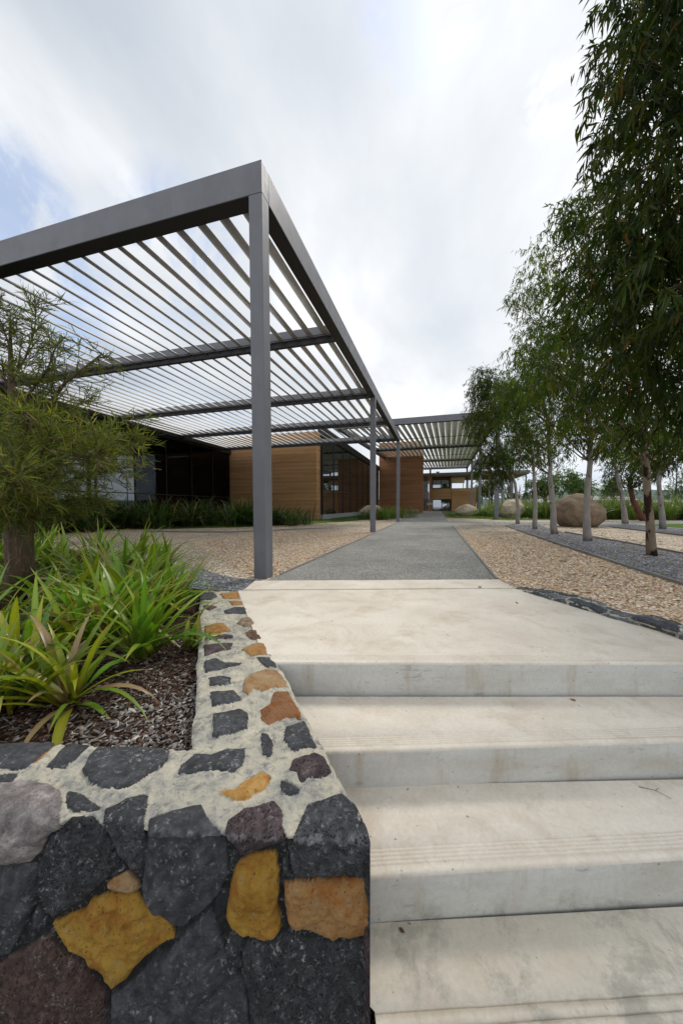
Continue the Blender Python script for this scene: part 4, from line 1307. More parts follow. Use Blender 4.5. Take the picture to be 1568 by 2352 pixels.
# ------------------------------------------------------------------ boulders
def boulder(lab, c, size, m_, seed, cut=0.0, lean=0.0, group='boulders in the gravel garden', lump=0.16):
    bm = bmesh.new()
    bmesh.ops.create_icosphere(bm, subdivisions=5, radius=1.0)
    off = Vector((seed * 7.3, seed * 1.7, seed * 3.1))
    rr = random.Random(seed)
    planes = [(Vector((rr.uniform(-1, 1), rr.uniform(-1, .3), rr.uniform(-.2, 1))).normalized(), rr.uniform(.78, .94)) for _ in range(6)]
    for v in bm.verts:
        p = v.co.copy()
        for n, d in planes:
            k = p.dot(n) - d
            if k > 0: p -= n * k * 0.85
        p += v.co * (lump * noise.noise(p * 1.3 + off) + 0.06 * noise.noise(p * 3.5 + off) + 0.022 * noise.noise(p * 9 + off))
        v.co = Vector((p.x * size[0] + lean * max(0, p.z) * size[0], p.y * size[1], (p.z * .5 + .5 - cut) * size[2]))
    for f in bm.faces: f.smooth = True
    me = bpy.data.meshes.new('boulder'); bm.to_mesh(me); bm.free()
    o = link('boulder', me, m_)
    o.location = (c[0], c[1], 0)
    o.rotation_euler.z = rr.uniform(-.4, .4)
    return tag(o, lab, 'boulder', group)


boulder('largest rounded tan boulder standing in the gravel among the gum trunks', (5.55, 15.6), (0.88, 0.85, 1.5), M['granite'], 5, .12, lump=.07)
boulder('half-dome pale boulder with a split face beside the far end of the path', (2.5, 30.3), (0.92, 0.75, 1.08), M['granite_pale'], 8, .12)
boulder('upright pale boulder behind the second gum trunk, next to a pergola post', (5.05, 25.2), (0.72, 0.7, 1.5), M['granite_pale'], 12, .1)
boulder('mossy tan boulder left of the path by the tall grass under the near pergola', (-4.3, 23.6), (0.85, 0.7, 1.15), M['granite_pale'], 17, .12)
boulder('small brown boulder at the foot of the far earth wall left of the path', (-2.3, 36.0), (0.7, 0.5, 0.62), M['granite'], 21, .1)
boulder('small pale rock in the dark grass behind the front pergola post', (-8.6, 15.9), (0.5, 0.4, 0.62), M['granite_pale'], 25, .1)


# ------------------------------------------------------------------ leaves, numpy
def unit(v):
    return v / np.maximum(np.linalg.norm(v, axis=-1, keepdims=True), 1e-9)


def leaf_arrays(P0, D, L, W, droop, col, seed, fold=0.25, segs=3):
    """lanceolate leaves: base P0, direction D, length L, width W; droop bends the tip down"""
    r = np.random.default_rng(seed)
    n = len(P0)
    D = unit(D)
    side = unit(np.cross(D, r.normal(size=(n, 3))))
    nrm = np.cross(side, D)
    ts = np.linspace(0, 1, segs + 1)
    wp = {3: [0.12, 1.0, 0.72, 0.0], 2: [0.15, 1.0, 0.0]}[segs]
    rows = []
    curve = r.uniform(-.25, .25, n)[:, None]
    for t, wv in zip(ts, wp):
        c = P0 + D * (L * t)[:, None] + side * curve * (L * t * t)[:, None]
        c = c + np.array([0, 0, -1.0]) * (droop * L * t * t)[:, None]
        if wv > 0:
            rows.append(c - side * (W * wv / 2)[:, None] + nrm * (W * wv * fold * 0)[:, None])
            rows.append(c + side * (W * wv / 2)[:, None])
        else:
            rows.append(c)
    V = np.stack(rows, 1)                    # n, k, 3
    k = V.shape[1]
    base = (np.arange(n) * k)[:, None]
    Q = np.concatenate([base + np.array([2 * i, 2 * i + 1, 2 * i + 3, 2 * i + 2]) for i in range(segs - 1)], 0)
    T = base + np.array([k - 3, k - 2, k - 1])
    C = np.repeat(col, k, 0)
    return V.reshape(-1, 3), Q, T, C


def merge_leaves(parts):
    Vs, Qs, Ts, Cs, off = [], [], [], [], 0
    for V, Q, T, C in parts:
        Vs.append(V); Qs.append(Q + off); Ts.append(T + off); Cs.append(C); off += len(V)
    return np.concatenate(Vs), np.concatenate(Qs), np.concatenate(Ts), np.concatenate(Cs)


def gum_leaves(lobes, n, L, W, seed, tone=1.0, per=9, droopy=1.0):
    """hanging twigs of narrow leaves spread through ball-shaped lobes"""
    r = np.random.default_rng(seed)
    lob = np.array([list(c) + [rad] for c, rad in lobes], float)
    wgt = lob[:, 3] ** 2.2; wgt /= wgt.sum()
    k = n // per
    which = r.choice(len(lob), k, p=wgt)
    dirs = unit(r.normal(size=(k, 3)))
    rad = r.uniform(0, 1, k) ** 0.42
    n_ = 0
    C0 = lob[which, :3] + dirs * (lob[which, 3] * rad)[:, None] * np.array([1, 1, .95])
    # clumping: pull twigs toward random foci
    foc = r.normal(size=(k // 9 + 1, 3)); fi = r.integers(0, len(foc), k)
    fc = C0[r.integers(0, k, len(foc))]
    dd = fc[fi] - C0
    near_ = np.linalg.norm(dd, axis=1) < 0.9
    C0 = C0 + dd * (near_ * 0.45)[:, None]
    tdir = unit(dirs * 0.6 + r.normal(size=(k, 3)) * .5 + np.array([0, 0, -.55 * droopy]))
    tl = r.uniform(.12, .34, k) * (L / .13)
    P0 = np.repeat(C0, per, 0); td = np.repeat(tdir, per, 0); tl_ = np.repeat(tl, per)
    f = np.tile(np.linspace(0.1, 1, per), k) + r.uniform(-.06, .06, k * per)
    P0 = P0 + td * (tl_ * f)[:, None]
    D = unit(td * .5 + r.normal(size=(k * per, 3)) * .55 + np.array([0, 0, -.75 * droopy]))
    Ls = r.uniform(.6, 1.2, k * per) * L; Ws = r.uniform(.75, 1.2, k * per) * W
    base = np.array([[.036, .066, .012], [.054, .088, .014], [.084, .112, .018], [.036, .062, .026], [.125, .125, .025]])
    pick = r.choice(5, k, p=[.3, .28, .18, .16, .08])
    col = np.repeat(base[pick], per, 0) * r.uniform(.75, 1.3, (k * per, 1)) * tone
    rust = r.uniform(0, 1, k * per) < .014
    col[rust] = np.array([.16, .07, .03])
    return leaf_arrays(P0, D, Ls, Ws, r.uniform(0, .35, k * per), col, seed + 1), C0, lob


def gum_tree(lab, base, dist, lobes_px, trunk_px, r0, n, L, W, seed, bark, tone=1.0, group='gum trees along the gravel strip', top=None, cat='tree', zs=1.0, jit=.8, per=9):
    """lobes_px: (x, y, radius) sighted at the tree's own distance from the eye"""
    rr = random.Random(seed)
    root = empty('gum_tree', (base[0], base[1], 0), lab, cat, group)
    bz = Vector((base[0], base[1], 0))
    lobes = []
    for (x, y, pr) in lobes_px:
        rad = pr * dist / FPX
        c = gd(x, y, dist + rr.uniform(-jit, jit) * rad)
        lobes.append((c, rad))
    fwd = Vector((CF.x, CF.y, 0)).normalized()
    # the far and near sides of the crown, so it is as deep as it is wide
    zs_ = [c.z for c, _ in lobes]
    cen = sum((c for c, _ in lobes), Vector()) / len(lobes)
    extra = []
    for c, rad in lobes:
        for sgn in (-1, 1):
            if rr.random() < .55:
                extra.append((c + fwd * sgn * rad * rr.uniform(.7, 1.2) + Vector((0, 0, rr.uniform(-.2, .2) * rad)), rad * .8))
    lobes += extra
    (V, Q, T, C), C0, lob = gum_leaves([(c - bz, r_) for c, r_ in lobes], n, L, W, seed, tone, per)
    me = np_mesh('foliage', V, quads=Q, tris=T, col=C)
    link('foliage', me, M['gum_leaf'], root)
    # trunk through the sighted points
    pts = [bz] + [gd(x, y, dist) for (x, y) in trunk_px]
    tp = top or (cen + Vector((0, 0, (max(zs_) - cen.z) * .7)))
    last = pts[-1]
    for t in (.35, .7, 1.0):
        p = last.lerp(tp, t) + Vector((rr.uniform(-.08, .08), rr.uniform(-.08, .08), 0))
        pts.append(p)
    n_ = len(pts)
    rad = [r0 * (1 - .82 * i / (n_ - 1)) for i in range(n_)]
    rad[0] = r0 * 1.18
    fine, fr = [], []
    for i in range(n_ - 1):
        for s_ in range(4):
            t = s_ / 4
            q = pts[i].lerp(pts[i + 1], t)
            q += Vector((noise.noise(q * 1.3 + Vector((seed, 0, 0))), noise.noise(q * 1.3 + Vector((0, seed, 0))), 0)) * (.03 if (i or s_) else 0)
            fine.append(q - bz); fr.append(rad[i] + (rad[i + 1] - rad[i]) * t)
    fine.append(pts[-1] - bz); fr.append(rad[-1])
    mb = MB(); mb.tube(fine, fr, 12, .25); mb.build('trunk', bark, root, norm=True)
    # limbs
    mb = MB()
    lim = 0
    for c, rd in lobes:
        cand = [(abs(p.z - (c.z - rd * 1.1 - 0)), p, q) for p, q in zip(fine[len(fine) // 4:], fr[len(fine) // 4:])]
        cl = c - bz
        p, q = min(((abs(p_.z - (cl.z - (cl - Vector((p_.x, p_.y, cl.z))).length * .9)), i) for i, p_ in enumerate(fine) if i > len(fine) * .3), key=lambda t: t[0])
        st = fine[q]; sr = fr[q] * .36
        mid = st.lerp(cl, .5) + Vector((rr.uniform(-.1, .1), rr.uniform(-.1, .1), .12 * rd))
        mb.tube([st, st.lerp(mid, .5) + Vector((0, 0, -.03)), mid, cl], [sr, sr * .8, sr * .55, sr * .2], 6, 0)
        for _ in range(5):
            e_ = cl + Vector((rr.gauss(0, 1), rr.gauss(0, 1), rr.gauss(0, .8))).normalized() * rd * .8
            s2 = mid.lerp(cl, rr.random())
            mb.tube([s2, s2.lerp(e_, .5) + Vector((0, 0, .06 * rd)), e_], [sr * .3, sr * .2, max(.002, sr * .07)], 4, 0)
    mb.build('branches', bark if bark is not M['gum_bark'] else M['twig'], root)
    return root


gum_tree('big dark gum tree nearest the camera, crown filling the upper right edge', (3.55, 4.3), 3.3,
         [(1560, 60, 150), (1470, 110, 85), (1460, 235, 70), (1540, 250, 130), (1430, 190, 55), (1520, 370, 100), (1590, 480, 160), (1530, 520, 90), (1620, 640, 170), (1560, 700, 120), (1600, 800, 140), (1560, 920, 110),
          (1700, 100, 220), (1750, 350, 240), (1760, 600, 240), (1740, 850, 220), (1600, -120, 200), (1520, -60, 90), (1760, -200, 260), (1510, 850, 60)],
         [(1835, 1150), (1800, 800)], .075, 30000, .135, .023, 101, M['patch_bark'], .55)
gum_tree('tall gum tree with dark patchy brown trunk, front of the row in view', (3.5, 6.8), 5.6,
         [(1335, 500, 48), (1320, 590, 65), (1385, 560, 60), (1440, 520, 65), (1400, 660, 90), (1470, 640, 90), (1520, 720, 100), (1400, 790, 85), (1480, 850, 100), (1330, 690, 60), (1300, 770, 55), (1420, 920, 60), (1540, 930, 80), (1330, 860, 60), (1550, 560, 80), (1480, 970, 35), (1325, 470, 42), (1292, 525, 40), (1375, 480, 42), (1330, 930, 45), (1440, 1000, 36), (1560, 1010, 40), (1250, 800, 40), (1240, 860, 35)],
         [(1493, 1180), (1481, 1060), (1470, 980)], .062, 21000, .12, .0195, 102, M['patch_bark'], 1.25)
gum_tree('gum tree with smooth pale grey trunk in front of the largest boulder', (3.5, 9.27), 8.0,
         [(1225, 600, 36), (1220, 660, 40), (1262, 640, 50), (1215, 730, 42), (1215, 800, 45), (1270, 740, 60), (1290, 820, 60), (1245, 880, 50), (1320, 880, 60), (1350, 780, 60), (1385, 900, 55), (1310, 940, 45), (1225, 930, 30), (1370, 960, 40), (1300, 1010, 34), (1400, 1020, 36), (1350, 985, 40), (1180, 680, 22), (1340, 700, 60)],
         [(1345, 1180), (1352, 1080), (1356, 1000)], .080, 17000, .115, .0180, 103, M['gum_bark'], 1.45)
gum_tree('pale trunked gum tree just left of the largest boulder', (3.42, 11.3), 9.96,
         [(1195, 860, 40), (1235, 900, 45), (1190, 920, 40), (1275, 940, 50), (1240, 980, 42), (1200, 985, 30), (1300, 990, 40), (1265, 850, 50), (1240, 1035, 28), (1200, 1040, 26), (1290, 1040, 26), (1175, 890, 34)],
         [(1268, 1160), (1262, 1090), (1262, 1020)], .082, 13500, .115, .018, 104, M['gum_bark'], 1.2)
gum_tree('slim pale trunked gum tree, fourth along the row from the front', (3.49, 13.67), 12.2,
         [(1165, 890, 32), (1195, 930, 40), (1170, 960, 36), (1220, 990, 36), (1190, 1010, 30), (1240, 1020, 26), (1220, 1050, 20), (1150, 930, 26), (1175, 1020, 24), (1250, 1060, 18), (1195, 1060, 20)],
         [(1228, 1150), (1225, 1090), (1222, 1040)], .072, 11500, .12, .020, 105, M['gum_bark'], .85)
gum_tree('leaning gum tree with hanging dark leaves, last of the row beside the far pergola', (3.72, 17.45), 15.8,
         [(1098, 868, 26), (1090, 905, 24), (1125, 880, 30), (1110, 930, 36), (1140, 960, 36), (1112, 985, 32), (1150, 1010, 34), (1120, 1035, 30), (1165, 1055, 26), (1180, 1085, 15), (1140, 1085, 20), (1125, 1110, 11), (1150, 900, 34), (1085, 960, 22), (1090, 1000, 20), (1105, 1060, 18), (1095, 1080, 12), (1150, 1100, 14), (1140, 1050, 30)],
         [(1188, 1160), (1182, 1110), (1172, 1082), (1158, 1060)], .078, 24000, .14, .023, 106, M['gum_bark'], .85, jit=.5)
gum_tree('leaning gum tree of the farther row, right of the largest boulder', (8.45, 18.5), 15.5,
         [(1395, 1010, 35), (1425, 990, 45), (1450, 1040, 35), (1400, 1050, 26), (1372, 1030, 22)],
         [(1430, 1160), (1421, 1110), (1412, 1070)], .11, 10000, .14, .024, 107, M['gum_bark'], .7, group='gum trees of the farther row')
gum_tree('slender gum tree of the farther row near the right edge, by the lawn', (7.85, 14.7), 12.0,
         [(1520, 1000, 50), (1560, 1030, 50), (1490, 1040, 35), (1545, 1070, 28), (1600, 1000, 60), (1515, 1065, 22)],
         [(1516, 1150), (1510, 1090)], .085, 10000, .13, .022, 108, M['gum_bark'], .7, group='gum trees of the farther row')
gum_tree('dark red trunked tree rising from the grasses behind the farther gum row', (10.8, 21.8), 18.5,
         [(1440, 1075, 32), (1470, 1060, 32), (1415, 1100, 24), (1480, 1100, 22), (1450, 1110, 22), (1500, 1075, 24)],
         [(1452, 1150), (1445, 1115)], .14, 5200, .17, .028, 109, M['red_bark'], .85, group='trees beyond the gravel garden')

# ------------------------------------------------------------------ strap-leaf plants in the bed
def ribbons(base, az, el, L, W, droop, col, tipcol, tipf, seed, segs=9, fold=0.28):
    """arching strap leaves, three vertices across"""
    r = np.random.default_rng(seed)
    n = len(base)
    h = np.stack([np.cos(az), np.sin(az), np.zeros(n)], -1)
    side = np.stack([-np.sin(az), np.cos(az), np.zeros(n)], -1)
    pos = base.copy(); rows = []; cols = []
    tw = r.uniform(-.5, .5, n)
    bend = r.uniform(-.5, .5, n)
    for i in range(segs + 1):
        t = i / segs
        a = el - droop * t ** 1.6
        d = h * np.cos(a)[:, None] + np.array([0, 0, 1.0]) * np.sin(a)[:, None] + side * (bend * t)[:, None] * .5
        d = unit(d)
        nrm = unit(np.cross(side, d))
        sd = unit(side * np.cos(tw * t)[:, None] + nrm * np.sin(tw * t)[:, None])
        w_ = W * (0.55 + 0.45 * min(1, t * 5)) * (1 - max(0, (t - .45) / .55) ** 1.7) + 0.0006
        rows += [pos - sd * (w_ / 2)[:, None] - nrm * (w_ * fold / 2)[:, None], pos, pos + sd * (w_ / 2)[:, None] - nrm * (w_ * fold / 2)[:, None]]
        k = np.clip((t - (1 - tipf)) / np.maximum(tipf, .05), 0, 1)[:, None]
        c = col * (0.75 + 0.35 * min(1, t * 2)) * (1 - k) + tipcol * k
        if t < .12: c = c * .6 + np.array([.13, .05, .02]) * .5
        cols += [c * .92, c * 1.12, c * .92]
        pos = pos + d * (L / segs)[:, None]
    V = np.stack(rows, 1); C = np.stack(cols, 1); k = V.shape[1]
    b_ = (np.arange(n) * k)[:, None]
    Q = []
    for i in range(segs):
        for j in (0, 1):
            Q.append(b_ + np.array([3 * i + j, 3 * i + j + 1, 3 * i + 3 + j + 1, 3 * i + 3 + j]))
    return V.reshape(-1, 3), np.concatenate(Q, 0), C.reshape(-1, 3)


def strap_clump(name, lab, x, y, z, n, L, W, seed, yellow=0.0, spread=0.05, group=None, cat='plant', tone=1.0, segs=9, elr=(.55, 1.45), dr=(.5, 1.9), hue=(.165, .26, .028), matn='strap_leaf', bias=None, fans=5):
    r = np.random.default_rng(seed)
    fc = r.normal(size=(fans, 2)) * spread
    fi = r.integers(0, fans, n)
    base = np.zeros((n, 3)); base[:, :2] = fc[fi] + r.normal(size=(n, 2)) * spread * .22
    az = r.uniform(0, 2 * math.pi, n)
    if bias is not None: az = np.where(r.uniform(0, 1, n) < .45, bias + r.normal(size=n) * .7, az)
    el = r.uniform(*elr, n)
    Ls = L * r.uniform(.55, 1.12, n)
    col = np.array(hue) * r.uniform(.6, 1.35, (n, 1)) * tone
    col[:, 0] *= r.uniform(.75, 1.35, n)
    yl = r.uniform(0, 1, n) < yellow
    col[yl] = np.array([.30, .30, .025]) * r.uniform(.8, 1.2, (yl.sum(), 1))
    dead = r.uniform(0, 1, n) < (.03 + yellow * .12)
    col[dead] = np.array([.30, .21, .11]) * r.uniform(.7, 1.2, (dead.sum(), 1))
    tip = np.where(r.uniform(0, 1, n) < .3 + yellow * .5, r.uniform(.06, .35, n), .03)
    tc = np.where(r.uniform(0, 1, (n, 1)) < .5, np.array([[.28, .14, .05]]), np.array([[.42, .34, .10]]))
    V, Q, C = ribbons(base, az, el, Ls, W * r.uniform(.7, 1.15, n), r.uniform(*dr, n), col, tc, tip, seed + 1, segs)
    V[:, 2] = np.where(V[:, 2] < .012, .012 + .15 * np.abs(V[:, 2]), V[:, 2])
    me = np_mesh(name, V, quads=Q, col=C)
    o = link(name, me, M[matn], smooth=True)
    o.location = (x, y, z)
    return tag(o, lab, cat, group)


GRP = 'strap leaved plants in the walled bed'
clumps = [
    (170, 1612, 46, .46, .024, .50, 'yellowing strap leaf plant with brown tips, nearest the front stone wall', None),
    (345, 1505, 62, .56, .027, .03, 'lush green strap leaf plant with dark red bases, leaning over the mulch', 0.3),
    (432, 1492, 14, .34, .022, .04, 'smallest green strap leaf plant right against the side stone wall', 0.4),
    (-12, 1668, 30, .42, .025, .25, 'strap leaf plant cut by the left picture edge, above the front stone wall', None),
    (70, 1560, 54, .50, .026, .15, 'strap leaf plant between the yellowing one and the tree trunk', None),
    (235, 1478, 60, .58, .027, .06, 'dense green strap leaf plant just behind the yellowing one', None),
    (-30, 1500, 50, .55, .028, .1, 'green strap leaf plant at the left edge in front of the tree trunk', None),
    (130, 1445, 56, .58, .027, .05, 'green strap leaf plant right in front of the feathery tree trunk', None),
    (300, 1425, 58, .62, .028, .04, 'tall green strap leaf plant, middle of the second row in the bed', None),
    (405, 1408, 50, .55, .026, .04, 'green strap leaf plant by the far end of the side stone wall', 0.2),
    (200, 1390, 56, .62, .028, .03, 'green strap leaf plant just right of the feathery tree trunk', None),
    (340, 1362, 56, .62, .028, .03, 'tall green strap leaf plant in the back row, standing before the tan gravel', None),
    (250, 1338, 52, .62, .028, .03, 'green strap leaf plant in the back row right of the tree', None),
    (150, 1330, 50, .62, .028, .03, 'shaded green strap leaf plant behind the feathery tree', None),
    (60, 1345, 50, .62, .028, .03, 'shaded strap leaf plant left behind the feathery tree trunk', None),
    (-40, 1400, 50, .62, .028, .03, 'strap leaf plant at the far left edge beside the feathery tree', None),
    (385, 1322, 44, .6, .03, .03, 'strap leaf plant with the rightmost leaves of the rear row, over the gravel', None),
    (310, 1302, 50, .68, .03, .03, 'upright green strap leaf plant in the rearmost row, before the pale gravel', None),
    (215, 1292, 50, .7, .03, .03, 'rearmost strap leaf plant between the tree trunk and the pale gravel', None),
    (110, 1290, 50, .7, .03, .03, 'shaded rearmost strap leaf plant touching the right side of the trunk', None),
    (0, 1300, 50, .7, .03, .03, 'rearmost strap leaf plant left of the feathery tree', None),
    (290, 1385, 56, .62, .03, .04, 'dense strap leaf plant in the centre of the bed', None),
    (180, 1510, 50, .5, .028, .12, 'strap leaf plant with a few pale leaves, between the front and middle rows', None),
    (20, 1620, 44, .42, .026, .2, 'low strap leaf plant behind the front wall near the left edge', None),
]
for i, (px, py_, n, L, W, yl, lab, bias) in enumerate(clumps):
    n = int(n * .92); W *= 1.5; L *= 1.14
    x, y = gz(px, py_, -.07)
    strap_clump('strap_leaf_plant', lab, x, y, -0.075, n, L, W, 300 + i, yl, .05 if n > 20 else .02, GRP, bias=bias, elr=(.6, 1.5) if i else (.25, 1.4), dr=(.3, 1.55) if i else (.5, 1.9))

# ------------------------------------------------------------------ feathery small tree at the left
wb = gz(45, 1392, -.07)
wt = empty('wattle_tree', (wb[0], wb[1], -.07), 'small feathery yellow green tree with a stout brown trunk in the walled bed, left edge', 'tree')
wz = Vector((wb[0], wb[1], -.07))
wd = 2.72
stem = [wz, gd(46, 1300, wd), gd(44, 1200, wd), gd(40, 1100, wd), gd(34, 1000, wd), gd(28, 900, wd), gd(24, 800, wd), gd(24, 722, wd)]
mb = MB(); mb.tube([p - wz for p in stem], [.118, .098, .082, .066, .045, .024, .013, .004], 14, .3)
mb.build('trunk', M['wattle_bark'], wt)
rr = random.Random(5)
mb = MB()
brs = [([(48, 1010), (90, 960), (150, 880), (235, 812)], .022, 0.0), ([(46, 1060), (130, 1040), (220, 1010), (300, 1010)], .018, -.2), ([(44, 1140), (120, 1120), (200, 1090), (285, 1075)], .016, .2),
       ([(40, 1100), (10, 1050), (-60, 1000), (-140, 960)], .02, .1), ([(30, 960), (70, 900), (110, 850), (130, 790)], .014, -.15), ([(44, 1150), (70, 1110), (90, 1060), (110, 1010)], .012, -.5), ([(44, 1190), (60, 1160), (40, 1120), (20, 1090)], .010, -.6), ([(42, 1100), (50, 1050), (60, 1000), (70, 950)], .012, -.5), ([(44, 1190), (20, 1180), (-10, 1150), (-30, 1110)], .012, -.4), ([(26, 880), (60, 820), (80, 760), (84, 700)], .01, .1),
       ([(28, 900), (0, 850), (-30, 790), (-60, 740)], .012, 0), ([(44, 1180), (90, 1170), (150, 1150), (210, 1150)], .012, .3), ([(44, 1150), (0, 1140), (-60, 1120), (-120, 1110)], .014, .2),
       ([(40, 1080), (80, 1010), (140, 950), (200, 920)], .014, .35), ([(42, 1120), (90, 1080), (150, 1060), (230, 1040)], .014, -.4), ([(24, 800), (10, 760), (0, 730), (-10, 700)], .007, 0)]
bpts = []
for pts, r0, dz in brs:
    P_ = [gd(x, y, wd + dz * i / 3 * 1.6) for i, (x, y) in enumerate(pts)]
    P_ = [p - wz for p in P_]
    mb.tube(P_, [r0, r0 * .75, r0 * .5, r0 * .2], 7, 0)
    for a, c in zip(P_, P_[1:]):
        for t in (0.1, .3, .5, .7, .9): bpts.append((a.lerp(c, t), (c - a).normalized(), 1.0))
    bpts.append((P_[-1], (P_[-1] - P_[-2]).normalized(), 1.0))
tw = []
for p, d, _ in bpts:
    for k in range(6 if p.z < 1.45 else 3):
        dv = (d * .5 + Vector((rr.gauss(0, 1), rr.gauss(0, 1), rr.gauss(.1, .7))) * .75).normalized()
        L = rr.uniform(.10, .30)
        e = p + dv * L
        tw.append((p, dv, L))
        if p.z > .1: mb.tube([p, p + dv * L * .5 + Vector((0, 0, -.01)), e], [.0035, .0025, .001], 4, 0, cap=False)
mb.build('branches', M['wattle_bark'], wt)
r = np.random.default_rng(77)
TW = np.array([list(p) + list(d) + [L] for p, d, L in tw])
per = 18
P0 = np.repeat(TW[:, :3], per, 0); td = np.repeat(TW[:, 3:6], per, 0); tl = np.repeat(TW[:, 6], per)
f_ = np.tile(np.linspace(.15, 1, per), len(TW))
P0 = P0 + td * (tl * f_)[:, None]
D = unit(td * .75 + r.normal(size=P0.shape) * .55 + np.array([0, 0, .12]))
nn = len(P0)
base = np.array([[.11, .13, .022], [.15, .16, .025], [.08, .105, .022], [.23, .20, .035], [.12, .14, .06]])
col = base[r.choice(5, nn, p=[.3, .28, .2, .12, .1])] * r.uniform(.7, 1.3, (nn, 1))
V, Q, T, C = leaf_arrays(P0, D, r.uniform(.045, .10, nn), r.uniform(.005, .009, nn), r.uniform(-.2, .4, nn), col, 78)
link('foliage', np_mesh('foliage', V, quads=Q, tris=T, col=C), M['wattle_leaf'], wt)


# ------------------------------------------------------------------ loose ground stuff
def in_poly(q, x, y):
    return poly_sd(np.array(q), x, y) > 0


# bark chips of the bed, one heap of stuff
r = np.random.default_rng(5)
cand = []
for (cx_, cy_, rad_, nq) in ((300, 1640, 1.0, 30000),):
    n = nq
    x = r.uniform(-2.4, -.55, n); y = r.uniform(.6, 3.0, n)
    dd = (np.stack([x, y], 1) - np.array(gz(400, 1650, -.07)))
    keep = r.uniform(0, 1, n) < np.exp(-(np.hypot(dd[:, 0], dd[:, 1]) / .9) ** 2) + .10
    x, y = x[keep], y[keep]
bedp = [P(W_ELB + WD * 0.0), LW, (-2.9, 3.0), (-3.2, 1.5), P(W_ELB - WD * 2.4)]
k = in_poly(bedp, x, y); x, y = x[k], y[k]
n = len(x)
L_ = r.uniform(.007, .028, n) * r.choice([1, 1, 1.3], n); W_ = L_ * r.uniform(.18, .6, n); T_ = r.uniform(.001, .0025, n)
az = r.uniform(0, 2 * math.pi, n); ti = r.normal(0, .28, n)
dx = np.stack([np.cos(az) * np.cos(ti), np.sin(az) * np.cos(ti), np.sin(ti)], -1)
dy = np.stack([-np.sin(az), np.cos(az), r.normal(0, .2, n)], -1); dz = np.cross(dx, dy)
cen = np.stack([x, y, -.07 + .004 + np.abs(np.sin(ti)) * L_ * .45 + r.uniform(0, .012, n)], -1)
cor = []
for a, b_, c in ((-1, -1, -1), (1, -.6, -1), (1, .7, -1), (-1, 1, -1), (-1, -1, 1), (1, -.6, 1), (1, .7, 1), (-1, 1, 1)):
    cor.append(cen + dx * (L_ * a / 2)[:, None] + dy * (W_ * b_ / 2)[:, None] + dz * (T_ * c / 2)[:, None])
V = np.stack(cor, 1).reshape(-1, 3)
bs = (np.arange(n) * 8)[:, None]
Q = np.concatenate([bs + np.array(q) for q in ((3, 2, 1, 0), (4, 5, 6, 7), (0, 1, 5, 4), (1, 2, 6, 5), (2, 3, 7, 6), (3, 0, 4, 7))], 0)
pal = np.array([[.30, .275, .25], [.20, .18, .165], [.13, .10, .085], [.065, .04, .028], [.11, .065, .045], [.42, .39, .35]])
# paler, weathered chips towards the wall corner; browner under the plants
dw = np.hypot(x - gz(420, 1690, -.07)[0], y - gz(420, 1690, -.07)[1])
pale = r.uniform(0, 1, n) < np.clip(1.15 - dw / .55, .12, .9)
ci = np.where(pale, r.choice([0, 1, 1, 2, 5], n), r.choice([2, 3, 3, 4, 4, 1], n))
C = np.repeat(pal[ci] * r.uniform(.75, 1.25, (n, 1)), 8, 0)
tag(link('bark_chips', np_mesh('bark_chips', V, quads=Q, col=C), M['chip']), kind='stuff')


def pebbles(name, x, y, z, size, pal, probs, seed):
    r = np.random.default_rng(seed)
    n = len(x)
    oct_ = np.array([[1, 0, 0], [0, 1, 0], [-1, 0, 0], [0, -1, 0], [0, 0, 1], [.72, .72, .45], [-.72, .72, .45], [-.72, -.72, .45], [.72, -.72, .45]], float)
    tri = [(0, 5, 8), (1, 6, 5), (2, 7, 6), (3, 8, 7), (5, 4, 8), (6, 4, 5), (7, 4, 6), (8, 4, 7), (0, 1, 5), (1, 2, 6), (2, 3, 7), (3, 0, 8)]
    sc = np.stack([size * r.uniform(.7, 1.3, n), size * r.uniform(.5, 1.0, n), size * r.uniform(.35, .65, n)], -1)
    az = r.uniform(0, 6.28, n)
    P_ = oct_[None] * (1 + r.uniform(-.18, .18, (n, 9, 1)))
    P_ = P_ * sc[:, None]
    c, s_ = np.cos(az)[:, None], np.sin(az)[:, None]
    X = P_[..., 0] * c - P_[..., 1] * s_; Y = P_[..., 0] * s_ + P_[..., 1] * c
    V = np.stack([X + x[:, None], Y + y[:, None], P_[..., 2] + z + 0 * X], -1).reshape(-1, 3)
    T = np.concatenate([(np.arange(n) * 9)[:, None] + np.array(t) for t in tri], 0)
    C = np.repeat(np.array(pal)[r.choice(len(pal), n, p=probs)] * r.uniform(.8, 1.2, (n, 1)), 9, 0)
    return tag(link(name, np_mesh(name, V, tris=T, col=C), M['pebble']), kind='stuff')


tanp = [(0.62, 0.44, 0.27), (0.74, 0.60, 0.42), (0.42, 0.25, 0.14), (0.50, 0.39, 0.30), (0.86, 0.80, 0.68), (0.30, 0.17, 0.10)]
tpr = [.26, .26, .16, .14, .08, .10]
r = np.random.default_rng(8)
n = 46000
y = 2.2 + 8.5 * r.uniform(0, 1, n) ** 1.7
x = r.uniform(.70, 2.49, n)
k = (RWD[0] * (y - RW0[1]) - RWD[1] * (x - RW0[0]))
k = np.abs((x - RW0[0]) * -RWD[1] + (y - RW0[1]) * RWD[0])
keep = ((y > RW0[1]) | (k > .19)) & ~((y < RW0[1]) & (x < RW0[0])) & ((x - RW0[0]) * nrmR[0] + (y - RW0[1]) * nrmR[1] > .19)
keep = keep | ((y > 4.15) & (x > .70))
pebbles('tan_pebbles', x[keep], y[keep], 0.006, .013 * r.uniform(.6, 1.4, keep.sum()), tanp, tpr, 9)
n = 26000
y = 3.55 + 7 * r.uniform(0, 1, n) ** 1.5; x = r.uniform(-5.5, -1.85, n)
